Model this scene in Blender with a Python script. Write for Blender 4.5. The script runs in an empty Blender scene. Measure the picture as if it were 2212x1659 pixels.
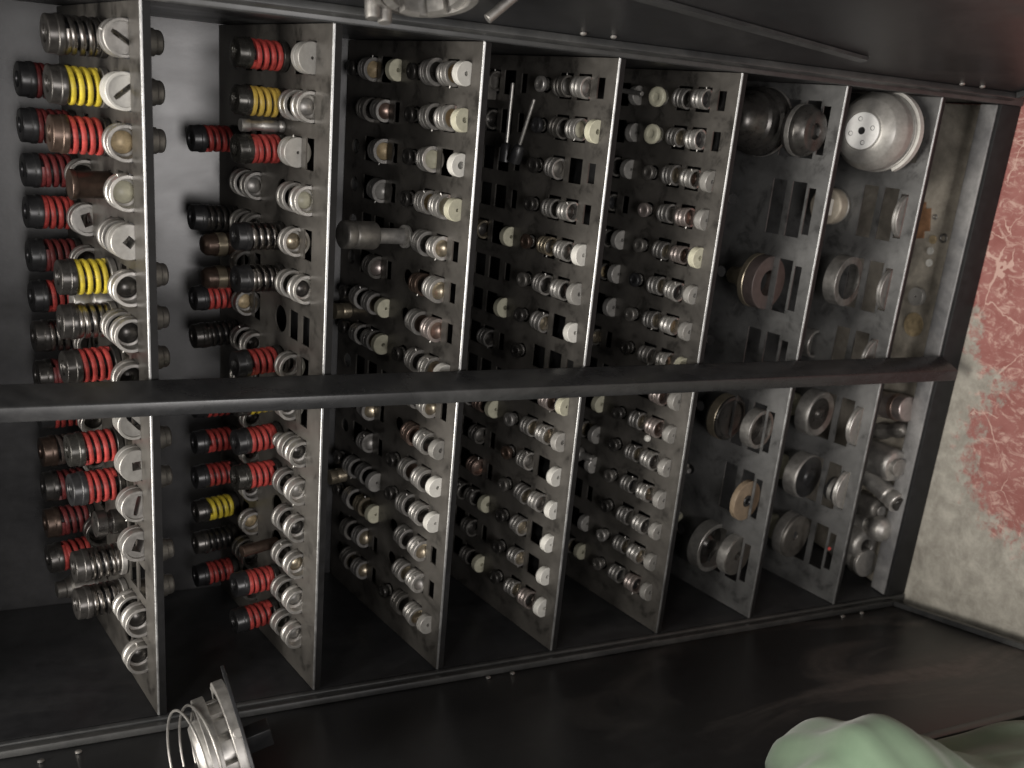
import bpy, bmesh, math, random
from mathutils import Vector, Matrix, Euler
random.seed(7)
SC = bpy.context.scene
COL = SC.collection

# ------------------------------------------------------------------ camera
# the photographer held the phone sideways: the picture's left is the cabinet's top
CAM_POS = Vector((0.3769, -1.1272, 1.2851))
ROWS = ((0.0893, -0.3857, -0.9183), (-0.9529, -0.3013, 0.0339), (-0.2898, 0.8720, -0.3944))
cd = bpy.data.cameras.new('camera')
cam = bpy.data.objects.new('camera', cd)
COL.objects.link(cam)
r0, r1, r2 = (Vector(r).normalized() for r in ROWS)
cam.matrix_world = Matrix(((r0.x, -r1.x, -r2.x, CAM_POS.x), (r0.y, -r1.y, -r2.y, CAM_POS.y),
                           (r0.z, -r1.z, -r2.z, CAM_POS.z), (0, 0, 0, 1)))
cd.sensor_width = 36.0
cd.lens = 36.0 * 1980.3 / 2212.0
cd.clip_start = 0.02
cd.clip_end = 60.0
SC.camera = cam
cd.dof.use_dof = True
cd.dof.focus_distance = 1.22
cd.dof.aperture_fstop = 4.0

# ------------------------------------------------------------------ light: a workshop lit by ceiling tubes
w = bpy.data.worlds.new('World')
SC.world = w
w.use_nodes = True
w.node_tree.nodes['Background'].inputs[0].default_value = (1.0, 0.97, 0.94, 1)
w.node_tree.nodes['Background'].inputs[1].default_value = 0.040

def area(name, loc, target, sx, sy, power, col):
    l = bpy.data.lights.new(name, 'AREA')
    l.shape = 'RECTANGLE'; l.size = sx; l.size_y = sy; l.energy = power; l.color = col
    o = bpy.data.objects.new(name, l); COL.objects.link(o)
    o.location = loc
    o.rotation_euler = (Vector(target) - Vector(loc)).to_track_quat('-Z', 'Y').to_euler()
    return o
area('ceiling_tube_light', (-0.25, -0.68, 2.75), (-0.1, -0.45, 0.0), 1.6, 0.5, 68, (1.0, 0.95, 0.88))
area('ceiling_tube_light', (0.80, -2.3, 2.75), (0.4, -1.2, 0.0), 1.6, 0.5, 22, (1.0, 0.95, 0.89))
area('workshop_lamp', (0.12, -2.7, 1.02), (0.25, 0.3, 1.15), 1.0, 0.7, 33, (1.0, 0.96, 0.94))
SC.view_settings.view_transform = 'Standard'
SC.view_settings.look = 'None'
SC.view_settings.exposure = 0.0
SC.view_settings.gamma = 1.0
SC.cycles.use_denoising = True
SC.cycles.max_bounces = 6

# ------------------------------------------------------------------ materials
MATS = {}
def mat(name, col, metal=0.0, rough=0.4, var=0.25, scale=60.0, bump=0.0, spec=0.5, rvar=0.12):
    if name in MATS: return MATS[name]
    m = bpy.data.materials.new(name); m.use_nodes = True
    nt = m.node_tree; N = nt.nodes; L = nt.links
    b = N['Principled BSDF']
    b.inputs['Metallic'].default_value = metal
    b.inputs['Specular IOR Level'].default_value = spec
    tc = N.new('ShaderNodeTexCoord'); oi = N.new('ShaderNodeObjectInfo')
    ad = N.new('ShaderNodeVectorMath'); ad.operation = 'ADD'
    cmb = N.new('ShaderNodeCombineXYZ'); ml = N.new('ShaderNodeMath'); ml.operation = 'MULTIPLY'; ml.inputs[1].default_value = 37.0
    L.new(oi.outputs['Random'], ml.inputs[0]); L.new(ml.outputs[0], cmb.inputs[0]); L.new(ml.outputs[0], cmb.inputs[1])
    L.new(tc.outputs['Object'], ad.inputs[0]); L.new(cmb.outputs[0], ad.inputs[1])
    nz = N.new('ShaderNodeTexNoise'); nz.inputs['Scale'].default_value = scale; nz.inputs['Detail'].default_value = 6
    nz.inputs['Roughness'].default_value = 0.65
    L.new(ad.outputs[0], nz.inputs['Vector'])
    rp = N.new('ShaderNodeMapRange'); rp.inputs['From Min'].default_value = 0.3; rp.inputs['From Max'].default_value = 0.7
    rp.inputs['To Min'].default_value = 1 - var; rp.inputs['To Max'].default_value = 1 + var
    L.new(nz.outputs['Fac'], rp.inputs['Value'])
    # each single piece a touch lighter or darker than its neighbours
    pr = N.new('ShaderNodeMapRange'); pr.inputs['To Min'].default_value = 0.82; pr.inputs['To Max'].default_value = 1.15
    L.new(oi.outputs['Random'], pr.inputs['Value'])
    mm = N.new('ShaderNodeMath'); mm.operation = 'MULTIPLY'; L.new(rp.outputs[0], mm.inputs[0]); L.new(pr.outputs[0], mm.inputs[1])
    mx = N.new('ShaderNodeVectorMath'); mx.operation = 'SCALE'; mx.inputs[0].default_value = col[:3]
    L.new(mm.outputs[0], mx.inputs['Scale']); L.new(mx.outputs[0], b.inputs['Base Color'])
    rr = N.new('ShaderNodeMapRange'); rr.inputs['To Min'].default_value = max(0.05, rough - rvar); rr.inputs['To Max'].default_value = rough + rvar
    L.new(nz.outputs['Fac'], rr.inputs['Value']); L.new(rr.outputs[0], b.inputs['Roughness'])
    if bump:
        bp = N.new('ShaderNodeBump'); bp.inputs['Strength'].default_value = bump; bp.inputs['Distance'].default_value = 0.002
        L.new(nz.outputs['Fac'], bp.inputs['Height']); L.new(bp.outputs[0], b.inputs['Normal'])
    MATS[name] = m
    return m

STEEL = mat('steel_bright', (0.50, 0.485, 0.46), 0.80, 0.40, 0.22, 90)
SATIN = mat('steel_satin', (0.36, 0.348, 0.33), 0.78, 0.47, 0.25, 90)
GOLD = mat('steel_gold_tint', (0.46, 0.40, 0.30), 0.85, 0.34, 0.25, 70)
COPPER = mat('steel_copper_tint', (0.34, 0.25, 0.21), 0.85, 0.36, 0.3, 70)
PINK = mat('steel_pink_tint', (0.47, 0.41, 0.385), 0.82, 0.36, 0.2, 70)
DARK = mat('steel_dark_oxide', (0.07, 0.066, 0.062), 0.7, 0.30, 0.35, 80)
BLACK = mat('black_oxide', (0.018, 0.018, 0.019), 0.0, 0.33, 0.35, 80)
CAPGREY = mat('dark_grey_cap', (0.055, 0.053, 0.048), 0.6, 0.26, 0.3, 80)
GREY = mat('dull_grey_steel', (0.20, 0.19, 0.175), 0.75, 0.42, 0.25, 80)
WHITE = mat('bright_face_white', (0.53, 0.52, 0.485), 0.0, 0.38, 0.1, 120)  # on dies, white stands in for light reflected off their steel faces
CREAM = mat('cream_nylon', (0.47, 0.455, 0.35), 0.0, 0.42, 0.15, 120)
DIEGREY = mat('ground_face_grey', (0.33, 0.32, 0.30), 0.35, 0.38, 0.15, 120)
TAN = mat('tan_residue', (0.42, 0.33, 0.20), 0.3, 0.5, 0.4, 90)
BROWN = mat('brown_oiled_steel', (0.10, 0.07, 0.055), 0.7, 0.34, 0.35, 70)
RED = mat('red_spring_paint', (0.39, 0.052, 0.045), 0.0, 0.46, 0.42, 75)
DULLRED = mat('dull_red_spring_paint', (0.15, 0.028, 0.028), 0.0, 0.45, 0.3, 150)
YELLOW = mat('yellow_spring_paint', (0.58, 0.46, 0.045), 0.0, 0.46, 0.28, 75)
AMBER = mat('amber_spring_paint', (0.60, 0.42, 0.08), 0.0, 0.45, 0.12, 150)
WIRE = mat('bare_spring_wire', (0.32, 0.30, 0.28), 1.0, 0.3, 0.3, 120)
RUSTY = mat('dull_bare_wire', (0.10, 0.08, 0.07), 0.3, 0.6, 0.4, 150)

def node_mat(name):
    m = bpy.data.materials.new(name); m.use_nodes = True
    nt = m.node_tree
    return m, nt.nodes, nt.links, nt.nodes['Principled BSDF']
def noise(N, L, vec, scale, detail=5, rough=0.6, dist=0.0):
    n = N.new('ShaderNodeTexNoise'); n.inputs['Scale'].default_value = scale; n.inputs['Detail'].default_value = detail
    n.inputs['Roughness'].default_value = rough; n.inputs['Distortion'].default_value = dist
    L.new(vec, n.inputs['Vector']); return n.outputs['Fac']
def ramp(N, L, fac, pts):
    r = N.new('ShaderNodeValToRGB'); e = r.color_ramp.elements
    while len(e) < len(pts): e.new(0.5)
    for i, (p, c) in enumerate(pts):
        e[i].position = p; e[i].color = (c[0], c[1], c[2], 1) if hasattr(c, '__len__') else (c, c, c, 1)
    L.new(fac, r.inputs['Fac']); return r.outputs['Color']
def mapped(N, L, out, sc):
    m = N.new('ShaderNodeMapping'); m.inputs['Scale'].default_value = sc; L.new(out, m.inputs['Vector']); return m.outputs[0]

def shelf_material(name, base, blot, rough):
    """blackened sheet steel, oil blots and wiped patches"""
    m, N, L, b = node_mat(name)
    tc = N.new('ShaderNodeTexCoord'); v = tc.outputs['Object']
    n1 = noise(N, L, v, 28, 8, 0.68, 0.4); n2 = noise(N, L, v, 9, 4, 0.6, 0.8); n3 = noise(N, L, v, 160, 4, 0.7)
    c1 = ramp(N, L, n1, [(0.36, [x * blot for x in base]), (0.46, base), (0.68, [x * 1.25 for x in base])])
    c2 = ramp(N, L, n2, [(0.30, 0.62), (0.62, 1.12)])
    mx = N.new('ShaderNodeMix'); mx.data_type = 'RGBA'; mx.blend_type = 'MULTIPLY'; mx.inputs['Factor'].default_value = 1
    L.new(c1, mx.inputs[6]); L.new(c2, mx.inputs[7]); L.new(mx.outputs[2], b.inputs['Base Color'])
    rr = N.new('ShaderNodeMapRange'); rr.inputs['To Min'].default_value = rough - 0.12; rr.inputs['To Max'].default_value = rough + 0.16
    L.new(n1, rr.inputs['Value']); L.new(rr.outputs[0], b.inputs['Roughness'])
    b.inputs['Metallic'].default_value = 0.45
    bp = N.new('ShaderNodeBump'); bp.inputs['Strength'].default_value = 0.06; bp.inputs['Distance'].default_value = 0.001
    L.new(n3, bp.inputs['Height']); L.new(bp.outputs[0], b.inputs['Normal'])
    return m
PLATE = shelf_material('blackened_shelf_steel', (0.092, 0.086, 0.078), 0.48, 0.34)
PLATE2 = shelf_material('grey_shelf_steel', (0.108, 0.108, 0.107), 0.55, 0.38)
LIPM = mat('black_lip_paint', (0.012, 0.012, 0.0125), 0.0, 0.6, 0.3, 60, 0.0, 0.25)
EDGE = mat('shelf_edge_highlight', (0.28, 0.28, 0.28), 0.8, 0.36, 0.3, 60)  # bright colour imitates the light caught along the shelf bend

def paint_material(name, base, dust, lo, hi, rough, zdust=None, rspan=0.25, dist=1.2):
    """black cabinet paint with dusty smears of their own shape"""
    m, N, L, b = node_mat(name)
    tc = N.new('ShaderNodeTexCoord'); v = tc.outputs['Object']
    n1 = noise(N, L, mapped(N, L, v, (1, 1, 0.45)), 5.5, 7, 0.62, dist); n2 = noise(N, L, v, 45, 6, 0.7); n3 = noise(N, L, v, 260, 3, 0.6)
    f = N.new('ShaderNodeMapRange'); f.inputs['From Min'].default_value = lo; f.inputs['From Max'].default_value = hi
    L.new(n1, f.inputs['Value'])
    fac = f.outputs[0]
    if zdust:
        sp = N.new('ShaderNodeSeparateXYZ'); L.new(v, sp.inputs[0])
        zr = N.new('ShaderNodeMapRange'); zr.inputs['From Min'].default_value = zdust[1]; zr.inputs['From Max'].default_value = zdust[0]
        L.new(sp.outputs['Z'], zr.inputs['Value'])
        mu = N.new('ShaderNodeMath'); mu.operation = 'MULTIPLY'; L.new(fac, mu.inputs[0]); L.new(zr.outputs[0], mu.inputs[1]); fac = mu.outputs[0]
    mx = N.new('ShaderNodeMix'); mx.data_type = 'RGBA'; L.new(fac, mx.inputs['Factor'])
    mx.inputs[6].default_value = (*base, 1); mx.inputs[7].default_value = (*dust, 1)
    sp2 = ramp(N, L, n2, [(0.35, 0.8), (0.7, 1.25)])
    m2 = N.new('ShaderNodeMix'); m2.data_type = 'RGBA'; m2.blend_type = 'MULTIPLY'; m2.inputs['Factor'].default_value = 1
    L.new(mx.outputs[2], m2.inputs[6]); L.new(sp2, m2.inputs[7]); L.new(m2.outputs[2], b.inputs['Base Color'])
    rr = N.new('ShaderNodeMapRange'); rr.inputs['To Min'].default_value = rough; rr.inputs['To Max'].default_value = rough + rspan
    L.new(fac, rr.inputs['Value']); L.new(rr.outputs[0], b.inputs['Roughness'])
    bp = N.new('ShaderNodeBump'); bp.inputs['Strength'].default_value = 0.05; bp.inputs['Distance'].default_value = 0.0008
    L.new(n3, bp.inputs['Height']); L.new(bp.outputs[0], b.inputs['Normal'])
    return m
PAINT = paint_material('black_cabinet_paint', (0.021, 0.0215, 0.0235), (0.046, 0.046, 0.047), 0.45, 0.8, 0.36)
BACKP = paint_material('black_back_panel_paint', (0.020, 0.020, 0.021), (0.042, 0.0415, 0.0425), 0.36, 0.72, 0.27, None, 0.12, 0.3)
BACKP.node_tree.nodes['Principled BSDF'].inputs['Specular IOR Level'].default_value = 0.5
DOORP = paint_material('black_door_paint', (0.0185, 0.019, 0.0205), (0.20, 0.19, 0.178), 0.47, 0.66, 0.40, (0.0, 0.95))
DOORR = paint_material('black_right_door_paint', (0.0185, 0.019, 0.0205), (0.050, 0.049, 0.048), 0.46, 0.70, 0.42, (0.0, 0.95))
FRAMEP = paint_material('scuffed_frame_paint', (0.030, 0.031, 0.032), (0.085, 0.085, 0.082), 0.45, 0.75, 0.36)
RAILP = paint_material('worn_bottom_rail', (0.12, 0.12, 0.123), (0.27, 0.265, 0.26), 0.4, 0.75, 0.34)
TRAYP = paint_material('dusty_tray_floor', (0.12, 0.11, 0.092), (0.38, 0.345, 0.29), 0.3, 0.6, 0.5)

# ------------------------------------------------------------------ geometry helpers
def link(name, me, parent=None):
    o = bpy.data.objects.new(name, me); COL.objects.link(o)
    if parent is not None: o.parent = parent
    return o
def tag(o, label, cat, group=None):
    o['label'] = label; o['category'] = cat
    if group: o['group'] = group
    return o
def empty(name, loc, rot=(0, 0, 0)):
    o = bpy.data.objects.new(name, None); COL.objects.link(o)
    o.empty_display_size = 0.02; o.location = loc; o.rotation_euler = rot
    return o
def finish(bm, name, m, sharp=34):
    me = bpy.data.meshes.new(name)
    bmesh.ops.recalc_face_normals(bm, faces=bm.faces)
    bm.to_mesh(me); bm.free()
    for p in me.polygons: p.use_smooth = True
    me.set_sharp_from_angle(angle=math.radians(sharp))
    if m: me.materials.append(m)
    return me
def chamfer(pr, c):
    out = [pr[0]]
    for i in range(1, len(pr) - 1):
        a, b, d = Vector(pr[i - 1]), Vector(pr[i]), Vector(pr[i + 1])
        u, v = a - b, d - b
        if u.length < 1e-9 or v.length < 1e-9 or u.angle(v) > 2.7: out.append(pr[i]); continue
        k = min(c, u.length * 0.4, v.length * 0.4)
        out += [tuple(b + u.normalized() * k), tuple(b + v.normalized() * k)]
    out.append(pr[-1])
    return out
def add_lathe(bm, prof, axis='Z', seg=32, c=0.0005, off=(0, 0, 0)):
    """prof: (radius, height) polyline; ends with radius 0 are closed"""
    prof = chamfer(prof, c) if c else prof
    rings = []
    for r, h in prof:
        if r < 1e-7:
            p = (0, 0, h) if axis == 'Z' else (0, h, 0)
            rings.append([bm.verts.new(Vector(p) + Vector(off))])
        else:
            ring = []
            for i in range(seg):
                a = 2 * math.pi * i / seg
                p = (r * math.cos(a), r * math.sin(a), h) if axis == 'Z' else (r * math.cos(a), h, r * math.sin(a))
                ring.append(bm.verts.new(Vector(p) + Vector(off)))
            rings.append(ring)
    for A, B in zip(rings, rings[1:]):
        for i in range(seg):
            j = (i + 1) % seg
            f = ([A[0], B[i], B[j]] if len(A) == 1 else [A[i], B[0], A[j]] if len(B) == 1 else [A[i], B[i], B[j], A[j]])
            if len(A) == 1 and len(B) == 1: continue
            try: bm.faces.new(f)
            except ValueError: pass
CACHE = {}
def lathe(key, prof, m, axis='Z', seg=32, c=0.0005):
    k = (key, m.name)
    if k not in CACHE:
        bm = bmesh.new(); add_lathe(bm, prof, axis, seg, c); CACHE[k] = finish(bm, key, m)
    return CACHE[k]
def add_box(bm, lo, hi):
    x0, y0, z0 = lo; x1, y1, z1 = hi
    v = [bm.verts.new(p) for p in ((x0, y0, z0), (x1, y0, z0), (x1, y1, z0), (x0, y1, z0), (x0, y0, z1), (x1, y0, z1), (x1, y1, z1), (x0, y1, z1))]
    for f in ((0, 3, 2, 1), (4, 5, 6, 7), (0, 1, 5, 4), (1, 2, 6, 5), (2, 3, 7, 6), (3, 0, 4, 7)):
        bm.faces.new([v[i] for i in f])
    return v
def box(name, lo, hi, m, parent=None, bev=0.0015):
    bm = bmesh.new(); add_box(bm, lo, hi)
    if bev: bmesh.ops.bevel(bm, geom=list(bm.edges), offset=bev, segments=2, affect='EDGES', profile=0.5)
    return link(name, finish(bm, name, m, 50), parent)
def add_helix(bm, r, z0, z1, turns, rw, zw, seg=22, ends=True):
    """flat-wire die spring: rectangular section rw x zw swept along a helix, flat ground end coils"""
    n = int(turns * seg); prev = None; first = None
    for i in range(n + 1):
        t = i / n; a = 2 * math.pi * turns * t
        tt = t
        if ends:
            e = 0.5 / turns
            tt = 0 if t < e else 1 if t > 1 - e else (t - e) / (1 - 2 * e)
        z = z0 + zw / 2 + (z1 - z0 - zw) * tt
        ca, sa = math.cos(a), math.sin(a)
        ring = [bm.verts.new(((r + dr) * ca, (r + dr) * sa, z + dz)) for dr, dz in
                ((-rw, -zw / 2), (-rw * 0.12, -zw / 2), (0, -zw / 4), (0, zw / 4), (-rw * 0.12, zw / 2), (-rw, zw / 2))]
        if prev:
            for k in range(6): bm.faces.new([prev[k], ring[k], ring[(k + 1) % 6], prev[(k + 1) % 6]])
        else: first = ring
        prev = ring
    bm.faces.new(first); bm.faces.new(prev[::-1])
def shaped_disc(key, r, y0, y1, m, hole, hs, depth, rim=0.0, groove=True):
    """short cylinder lying along Y, face at y0 with a real opening: 'square', 'slot', 'round'"""
    k = (key, m.name)
    if k in CACHE: return CACHE[k]
    bm = bmesh.new(); seg = 40
    def ring(rr, y): return [bm.verts.new((rr * math.cos(2 * math.pi * i / seg), y, rr * math.sin(2 * math.pi * i / seg))) for i in range(seg)]
    def shape(y):
        out = []
        for i in range(seg):
            a = 2 * math.pi * i / seg; c, s = math.cos(a), math.sin(a)
            if hole == 'round': p = (hs[0] * c, hs[0] * s)
            else:
                q = min(hs[0] / max(abs(c), 1e-6), hs[1] / max(abs(s), 1e-6)); p = (q * c, q * s)
            out.append(bm.verts.new((p[0], y, p[1])))
        return out
    def bridge(A, B):
        for i in range(seg): bm.faces.new([A[i], A[(i + 1) % seg], B[(i + 1) % seg], B[i]])
    ch = 0.0008
    seq = []
    L = y1 - y0
    if groove:
        prof = [(r - ch, y1), (r, y1 - ch), (r, y0 + L * .62), (r * .93, y0 + L * .60), (r * .93, y0 + L * .50), (r, y0 + L * .48), (r, y0 + ch), (r - ch, y0)]
    else: prof = [(r - ch, y1), (r, y1 - ch), (r, y0 + ch), (r - ch, y0)]
    if rim: prof += [(r - rim, y0), (r - rim - 0.0006, y0 + 0.0035)]
    rings = [ring(a, b) for a, b in prof]
    for A, B in zip(rings, rings[1:]): bridge(A, B)
    yf = prof[-1][1]
    s0 = shape(yf); bridge(rings[-1], s0)
    s1 = shape(yf + depth if depth else y1); bridge(s0, s1)
    if depth: bm.faces.new(s1); bm.faces.new(rings[0])
    else: bridge(s1, rings[0])                    # the opening goes right through
    CACHE[k] = finish(bm, key, m)
    return CACHE[k]

# ------------------------------------------------------------------ layout of the cabinet
TILT = math.radians(15.82)
ZS = (1.2515, 1.0436, 0.8570, 0.6653, 0.4682, 0.2778, 0.0862)
ZR = -0.038                      # top of the bottom rail
ZF = -0.088                      # workshop floor
HW = 0.45; DEP = 0.329
SHL = DEP / math.cos(TILT) - 0.004
CX = [0.4095 - 0.0566 * k for k in range(15)]
CT, ST = math.cos(TILT), math.sin(TILT)
def onshelf(i, x, s, h=0.0):
    return Vector((x, s * CT - h * ST, ZS[i - 1] + s * ST + h * CT))

# ---- floor
fl, N, L, b = node_mat('painted_concrete_floor')
tc = N.new('ShaderNodeTexCoord'); v = tc.outputs['Object']
sp = N.new('ShaderNodeSeparateXYZ'); L.new(v, sp.inputs[0])
wob = noise(N, L, v, 5.0, 6, 0.6, 0.6)
g1 = N.new('ShaderNodeMath'); g1.operation = 'MULTIPLY_ADD'; g1.inputs[1].default_value = 0.52; L.new(wob, g1.inputs[0]); L.new(sp.outputs['X'], g1.inputs[2])
yy = N.new('ShaderNodeMath'); yy.operation = 'MULTIPLY_ADD'; yy.inputs[1].default_value = -0.25; L.new(sp.outputs['Y'], yy.inputs[0]); L.new(g1.outputs[0], yy.inputs[2])
edge = noise(N, L, v, 42, 6, 0.75, 0.3)
g2 = N.new('ShaderNodeMath'); g2.operation = 'MULTIPLY_ADD'; g2.inputs[1].default_value = 0.22; L.new(edge, g2.inputs[0]); L.new(yy.outputs[0], g2.inputs[2])
pm = N.new('ShaderNodeMath'); pm0 = N.new('ShaderNodeMapRange'); pm0.inputs['From Min'].default_value = 0.40; pm0.inputs['From Max'].default_value = 0.44; L.new(g2.outputs[0], pm0.inputs['Value'])
yl = N.new('ShaderNodeMath'); yl.operation = 'MULTIPLY_ADD'; yl.inputs[1].default_value = 0.3; L.new(wob, yl.inputs[0]); L.new(sp.outputs['Y'], yl.inputs[2])
ym = N.new('ShaderNodeMapRange'); ym.inputs['From Min'].default_value = -0.55; ym.inputs['From Max'].default_value = -0.50; L.new(yl.outputs[0], ym.inputs['Value'])
pv = N.new('ShaderNodeVectorMath'); pv.operation = 'DISTANCE'; pv.inputs[1].default_value = (-0.10, -0.200, 0); L.new(v, pv.inputs[0])
pw = N.new('ShaderNodeMath'); pw.operation = 'MULTIPLY_ADD'; pw.inputs[1].default_value = -0.26; L.new(edge, pw.inputs[0]); L.new(pv.outputs['Value'], pw.inputs[2])
pw2 = N.new('ShaderNodeMapRange'); pw2.inputs['From Min'].default_value = 0.03; pw2.inputs['From Max'].default_value = -0.01; L.new(pw.outputs[0], pw2.inputs['Value'])
pmx = N.new('ShaderNodeMath'); pmx.operation = 'MAXIMUM'; L.new(pm0.outputs[0], pmx.inputs[0]); L.new(pw2.outputs[0], pmx.inputs[1])
pm.operation = 'MULTIPLY'; L.new(pmx.outputs[0], pm.inputs[0]); L.new(ym.outputs[0], pm.inputs[1])
vo = N.new('ShaderNodeTexVoronoi'); vo.feature = 'DISTANCE_TO_EDGE'; vo.inputs['Scale'].default_value = 11
dv = N.new('ShaderNodeVectorMath'); dv.operation = 'ADD'
nzc = N.new('ShaderNodeTexNoise'); nzc.inputs['Scale'].default_value = 14; nzc.inputs['Detail'].default_value = 5; L.new(v, nzc.inputs['Vector'])
scv = N.new('ShaderNodeVectorMath'); scv.operation = 'SCALE'; scv.inputs['Scale'].default_value = 0.07; L.new(nzc.outputs['Color'], scv.inputs[0])
L.new(v, dv.inputs[0]); L.new(scv.outputs[0], dv.inputs[1]); L.new(dv.outputs[0], vo.inputs['Vector'])
sc_n = noise(N, L, v, 8, 4, 0.6)
thr = N.new('ShaderNodeMath'); thr.operation = 'MULTIPLY_ADD'; thr.inputs[1].default_value = 0.15; thr.inputs[2].default_value = -0.068; L.new(sc_n, thr.inputs[0])
scr = N.new('ShaderNodeMath'); scr.operation = 'GREATER_THAN'; L.new(vo.outputs['Distance'], scr.inputs[0]); L.new(thr.outputs[0], scr.inputs[1])
chip = ramp(N, L, noise(N, L, mapped(N, L, v, (1.0, 0.55, 1.0)), 48, 9, 0.78, 1.1), [(0.40, 0.10), (0.50, 1.18)])
chm = N.new('ShaderNodeMath'); chm.operation = 'MINIMUM'; L.new(scr.outputs[0], chm.inputs[0]); 
chs = N.new('ShaderNodeMath'); chs.operation = 'MULTIPLY'; chs.inputs[1].default_value = 0.85; L.new(chip, chs.inputs[0]); L.new(chs.outputs[0], chm.inputs[1])
red = ramp(N, L, noise(N, L, v, 20, 6, 0.65), [(0.35, (0.28, 0.10, 0.088)), (0.65, (0.36, 0.155, 0.138))])
worn = N.new('ShaderNodeMix'); worn.data_type = 'RGBA'; L.new(chm.outputs[0], worn.inputs['Factor']); worn.inputs[6].default_value = (0.58, 0.38, 0.325, 1); L.new(red, worn.inputs[7])
conc = ramp(N, L, noise(N, L, v, 22, 10, 0.74, 0.25), [(0.34, (0.25, 0.232, 0.20)), (0.5, (0.365, 0.345, 0.30)), (0.66, (0.50, 0.475, 0.415))])
fm = N.new('ShaderNodeMix'); fm.data_type = 'RGBA'; L.new(pm.outputs[0], fm.inputs['Factor']); L.new(conc, fm.inputs[6]); L.new(worn.outputs[2], fm.inputs[7])
L.new(fm.outputs[2], b.inputs['Base Color']); b.inputs['Roughness'].default_value = 0.6
bp = N.new('ShaderNodeBump'); bp.inputs['Strength'].default_value = 0.15; bp.inputs['Distance'].default_value = 0.002; L.new(edge, bp.inputs['Height']); L.new(bp.outputs[0], b.inputs['Normal'])
bm = bmesh.new()
vs = [bm.verts.new(p) for p in ((-4, -4, 0), (4, -4, 0), (4, 2.5, 0), (-4, 2.5, 0))]; bm.faces.new(vs)
floor = link('floor', finish(bm, 'floor', fl)); floor.location = (0, 0, ZF); floor['kind'] = 'structure'

# ---- cabinet
cab = empty('tool_cabinet', (0, 0.17, ZF))
tag(cab, 'open black steel tool cabinet with seven sloping punch shelves and two doors', 'cabinet')
def cabpart(o):
    o.parent = cab; o.matrix_parent_inverse = Matrix.Translation((0, -0.17, -ZF)); return o
ZT = 1.62
cabpart(box('back_panel', (-HW - 0.02, DEP, ZF + 0.01), (HW + 0.02, DEP + 0.004, ZT), BACKP, None, 0))
for sgn in (-1, 1):
    x0, x1 = sorted((sgn * HW, sgn * (HW + 0.004)))
    cabpart(box('side_panel', (x0, 0.002, ZF + 0.006), (x1, DEP - 0.002, ZT), PAINT, None, 0))
    x0, x1 = sorted((sgn * (HW - 0.001), sgn * (HW + 0.026)))
    cabpart(box('frame_stile', (x0, -0.008, ZF + 0.002), (x1, 0.0, ZT), FRAMEP, None, 0.002))
cabpart(box('top_panel', (-HW, 0.0, ZT + 0.002), (HW, DEP, ZT + 0.008), PAINT, None, 0))
# bottom: rail with a worn top face, a gap, then the dusty tray floor
cabpart(box('bottom_rail', (-HW + 0.002, 0.001, ZR - 0.004), (HW - 0.002, 0.034, ZR), RAILP, None, 0.0015))
cabpart(box('plinth', (-HW + 0.001, -0.004, ZF + 0.001), (HW - 0.001, 0.030, ZR - 0.0045), LIPM, None, 0.001))
cabpart(box('tray_floor', (-HW + 0.003, 0.040, ZR - 0.022), (HW - 0.003, DEP - 0.003, ZR - 0.018), TRAYP, None, 0))
cabpart(box('tray_lip', (-HW + 0.003, 0.036, ZR - 0.024), (HW - 0.003, 0.039, ZR - 0.006), FRAMEP, None, 0.0006))
# centre post: folded channel with one slanting flank
bm = bmesh.new()
pts = [(-0.0065, -0.045), (0.0115, -0.045), (0.0265, -0.006), (0.0245, -0.0045), (-0.0065, -0.0045)]
lo = [bm.verts.new((x, y, ZR + 0.0005)) for x, y in pts]; hi = [bm.verts.new((x, y, ZT)) for x, y in pts]
for i in range(5): bm.faces.new([lo[i], lo[(i + 1) % 5], hi[(i + 1) % 5], hi[i]])
bm.faces.new(lo[::-1]); bm.faces.new(hi)
bmesh.ops.bevel(bm, geom=[e for e in bm.edges if abs(e.verts[0].co.z - e.verts[1].co.z) > 0.5], offset=0.0018, segments=3, affect='EDGES', profile=0.5)
cabpart(link('centre_post', finish(bm, 'centre_post', paint_material('post_paint', (0.018, 0.0185, 0.0195), (0.055, 0.055, 0.055), 0.48, 0.75, 0.27), 30)))

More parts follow.
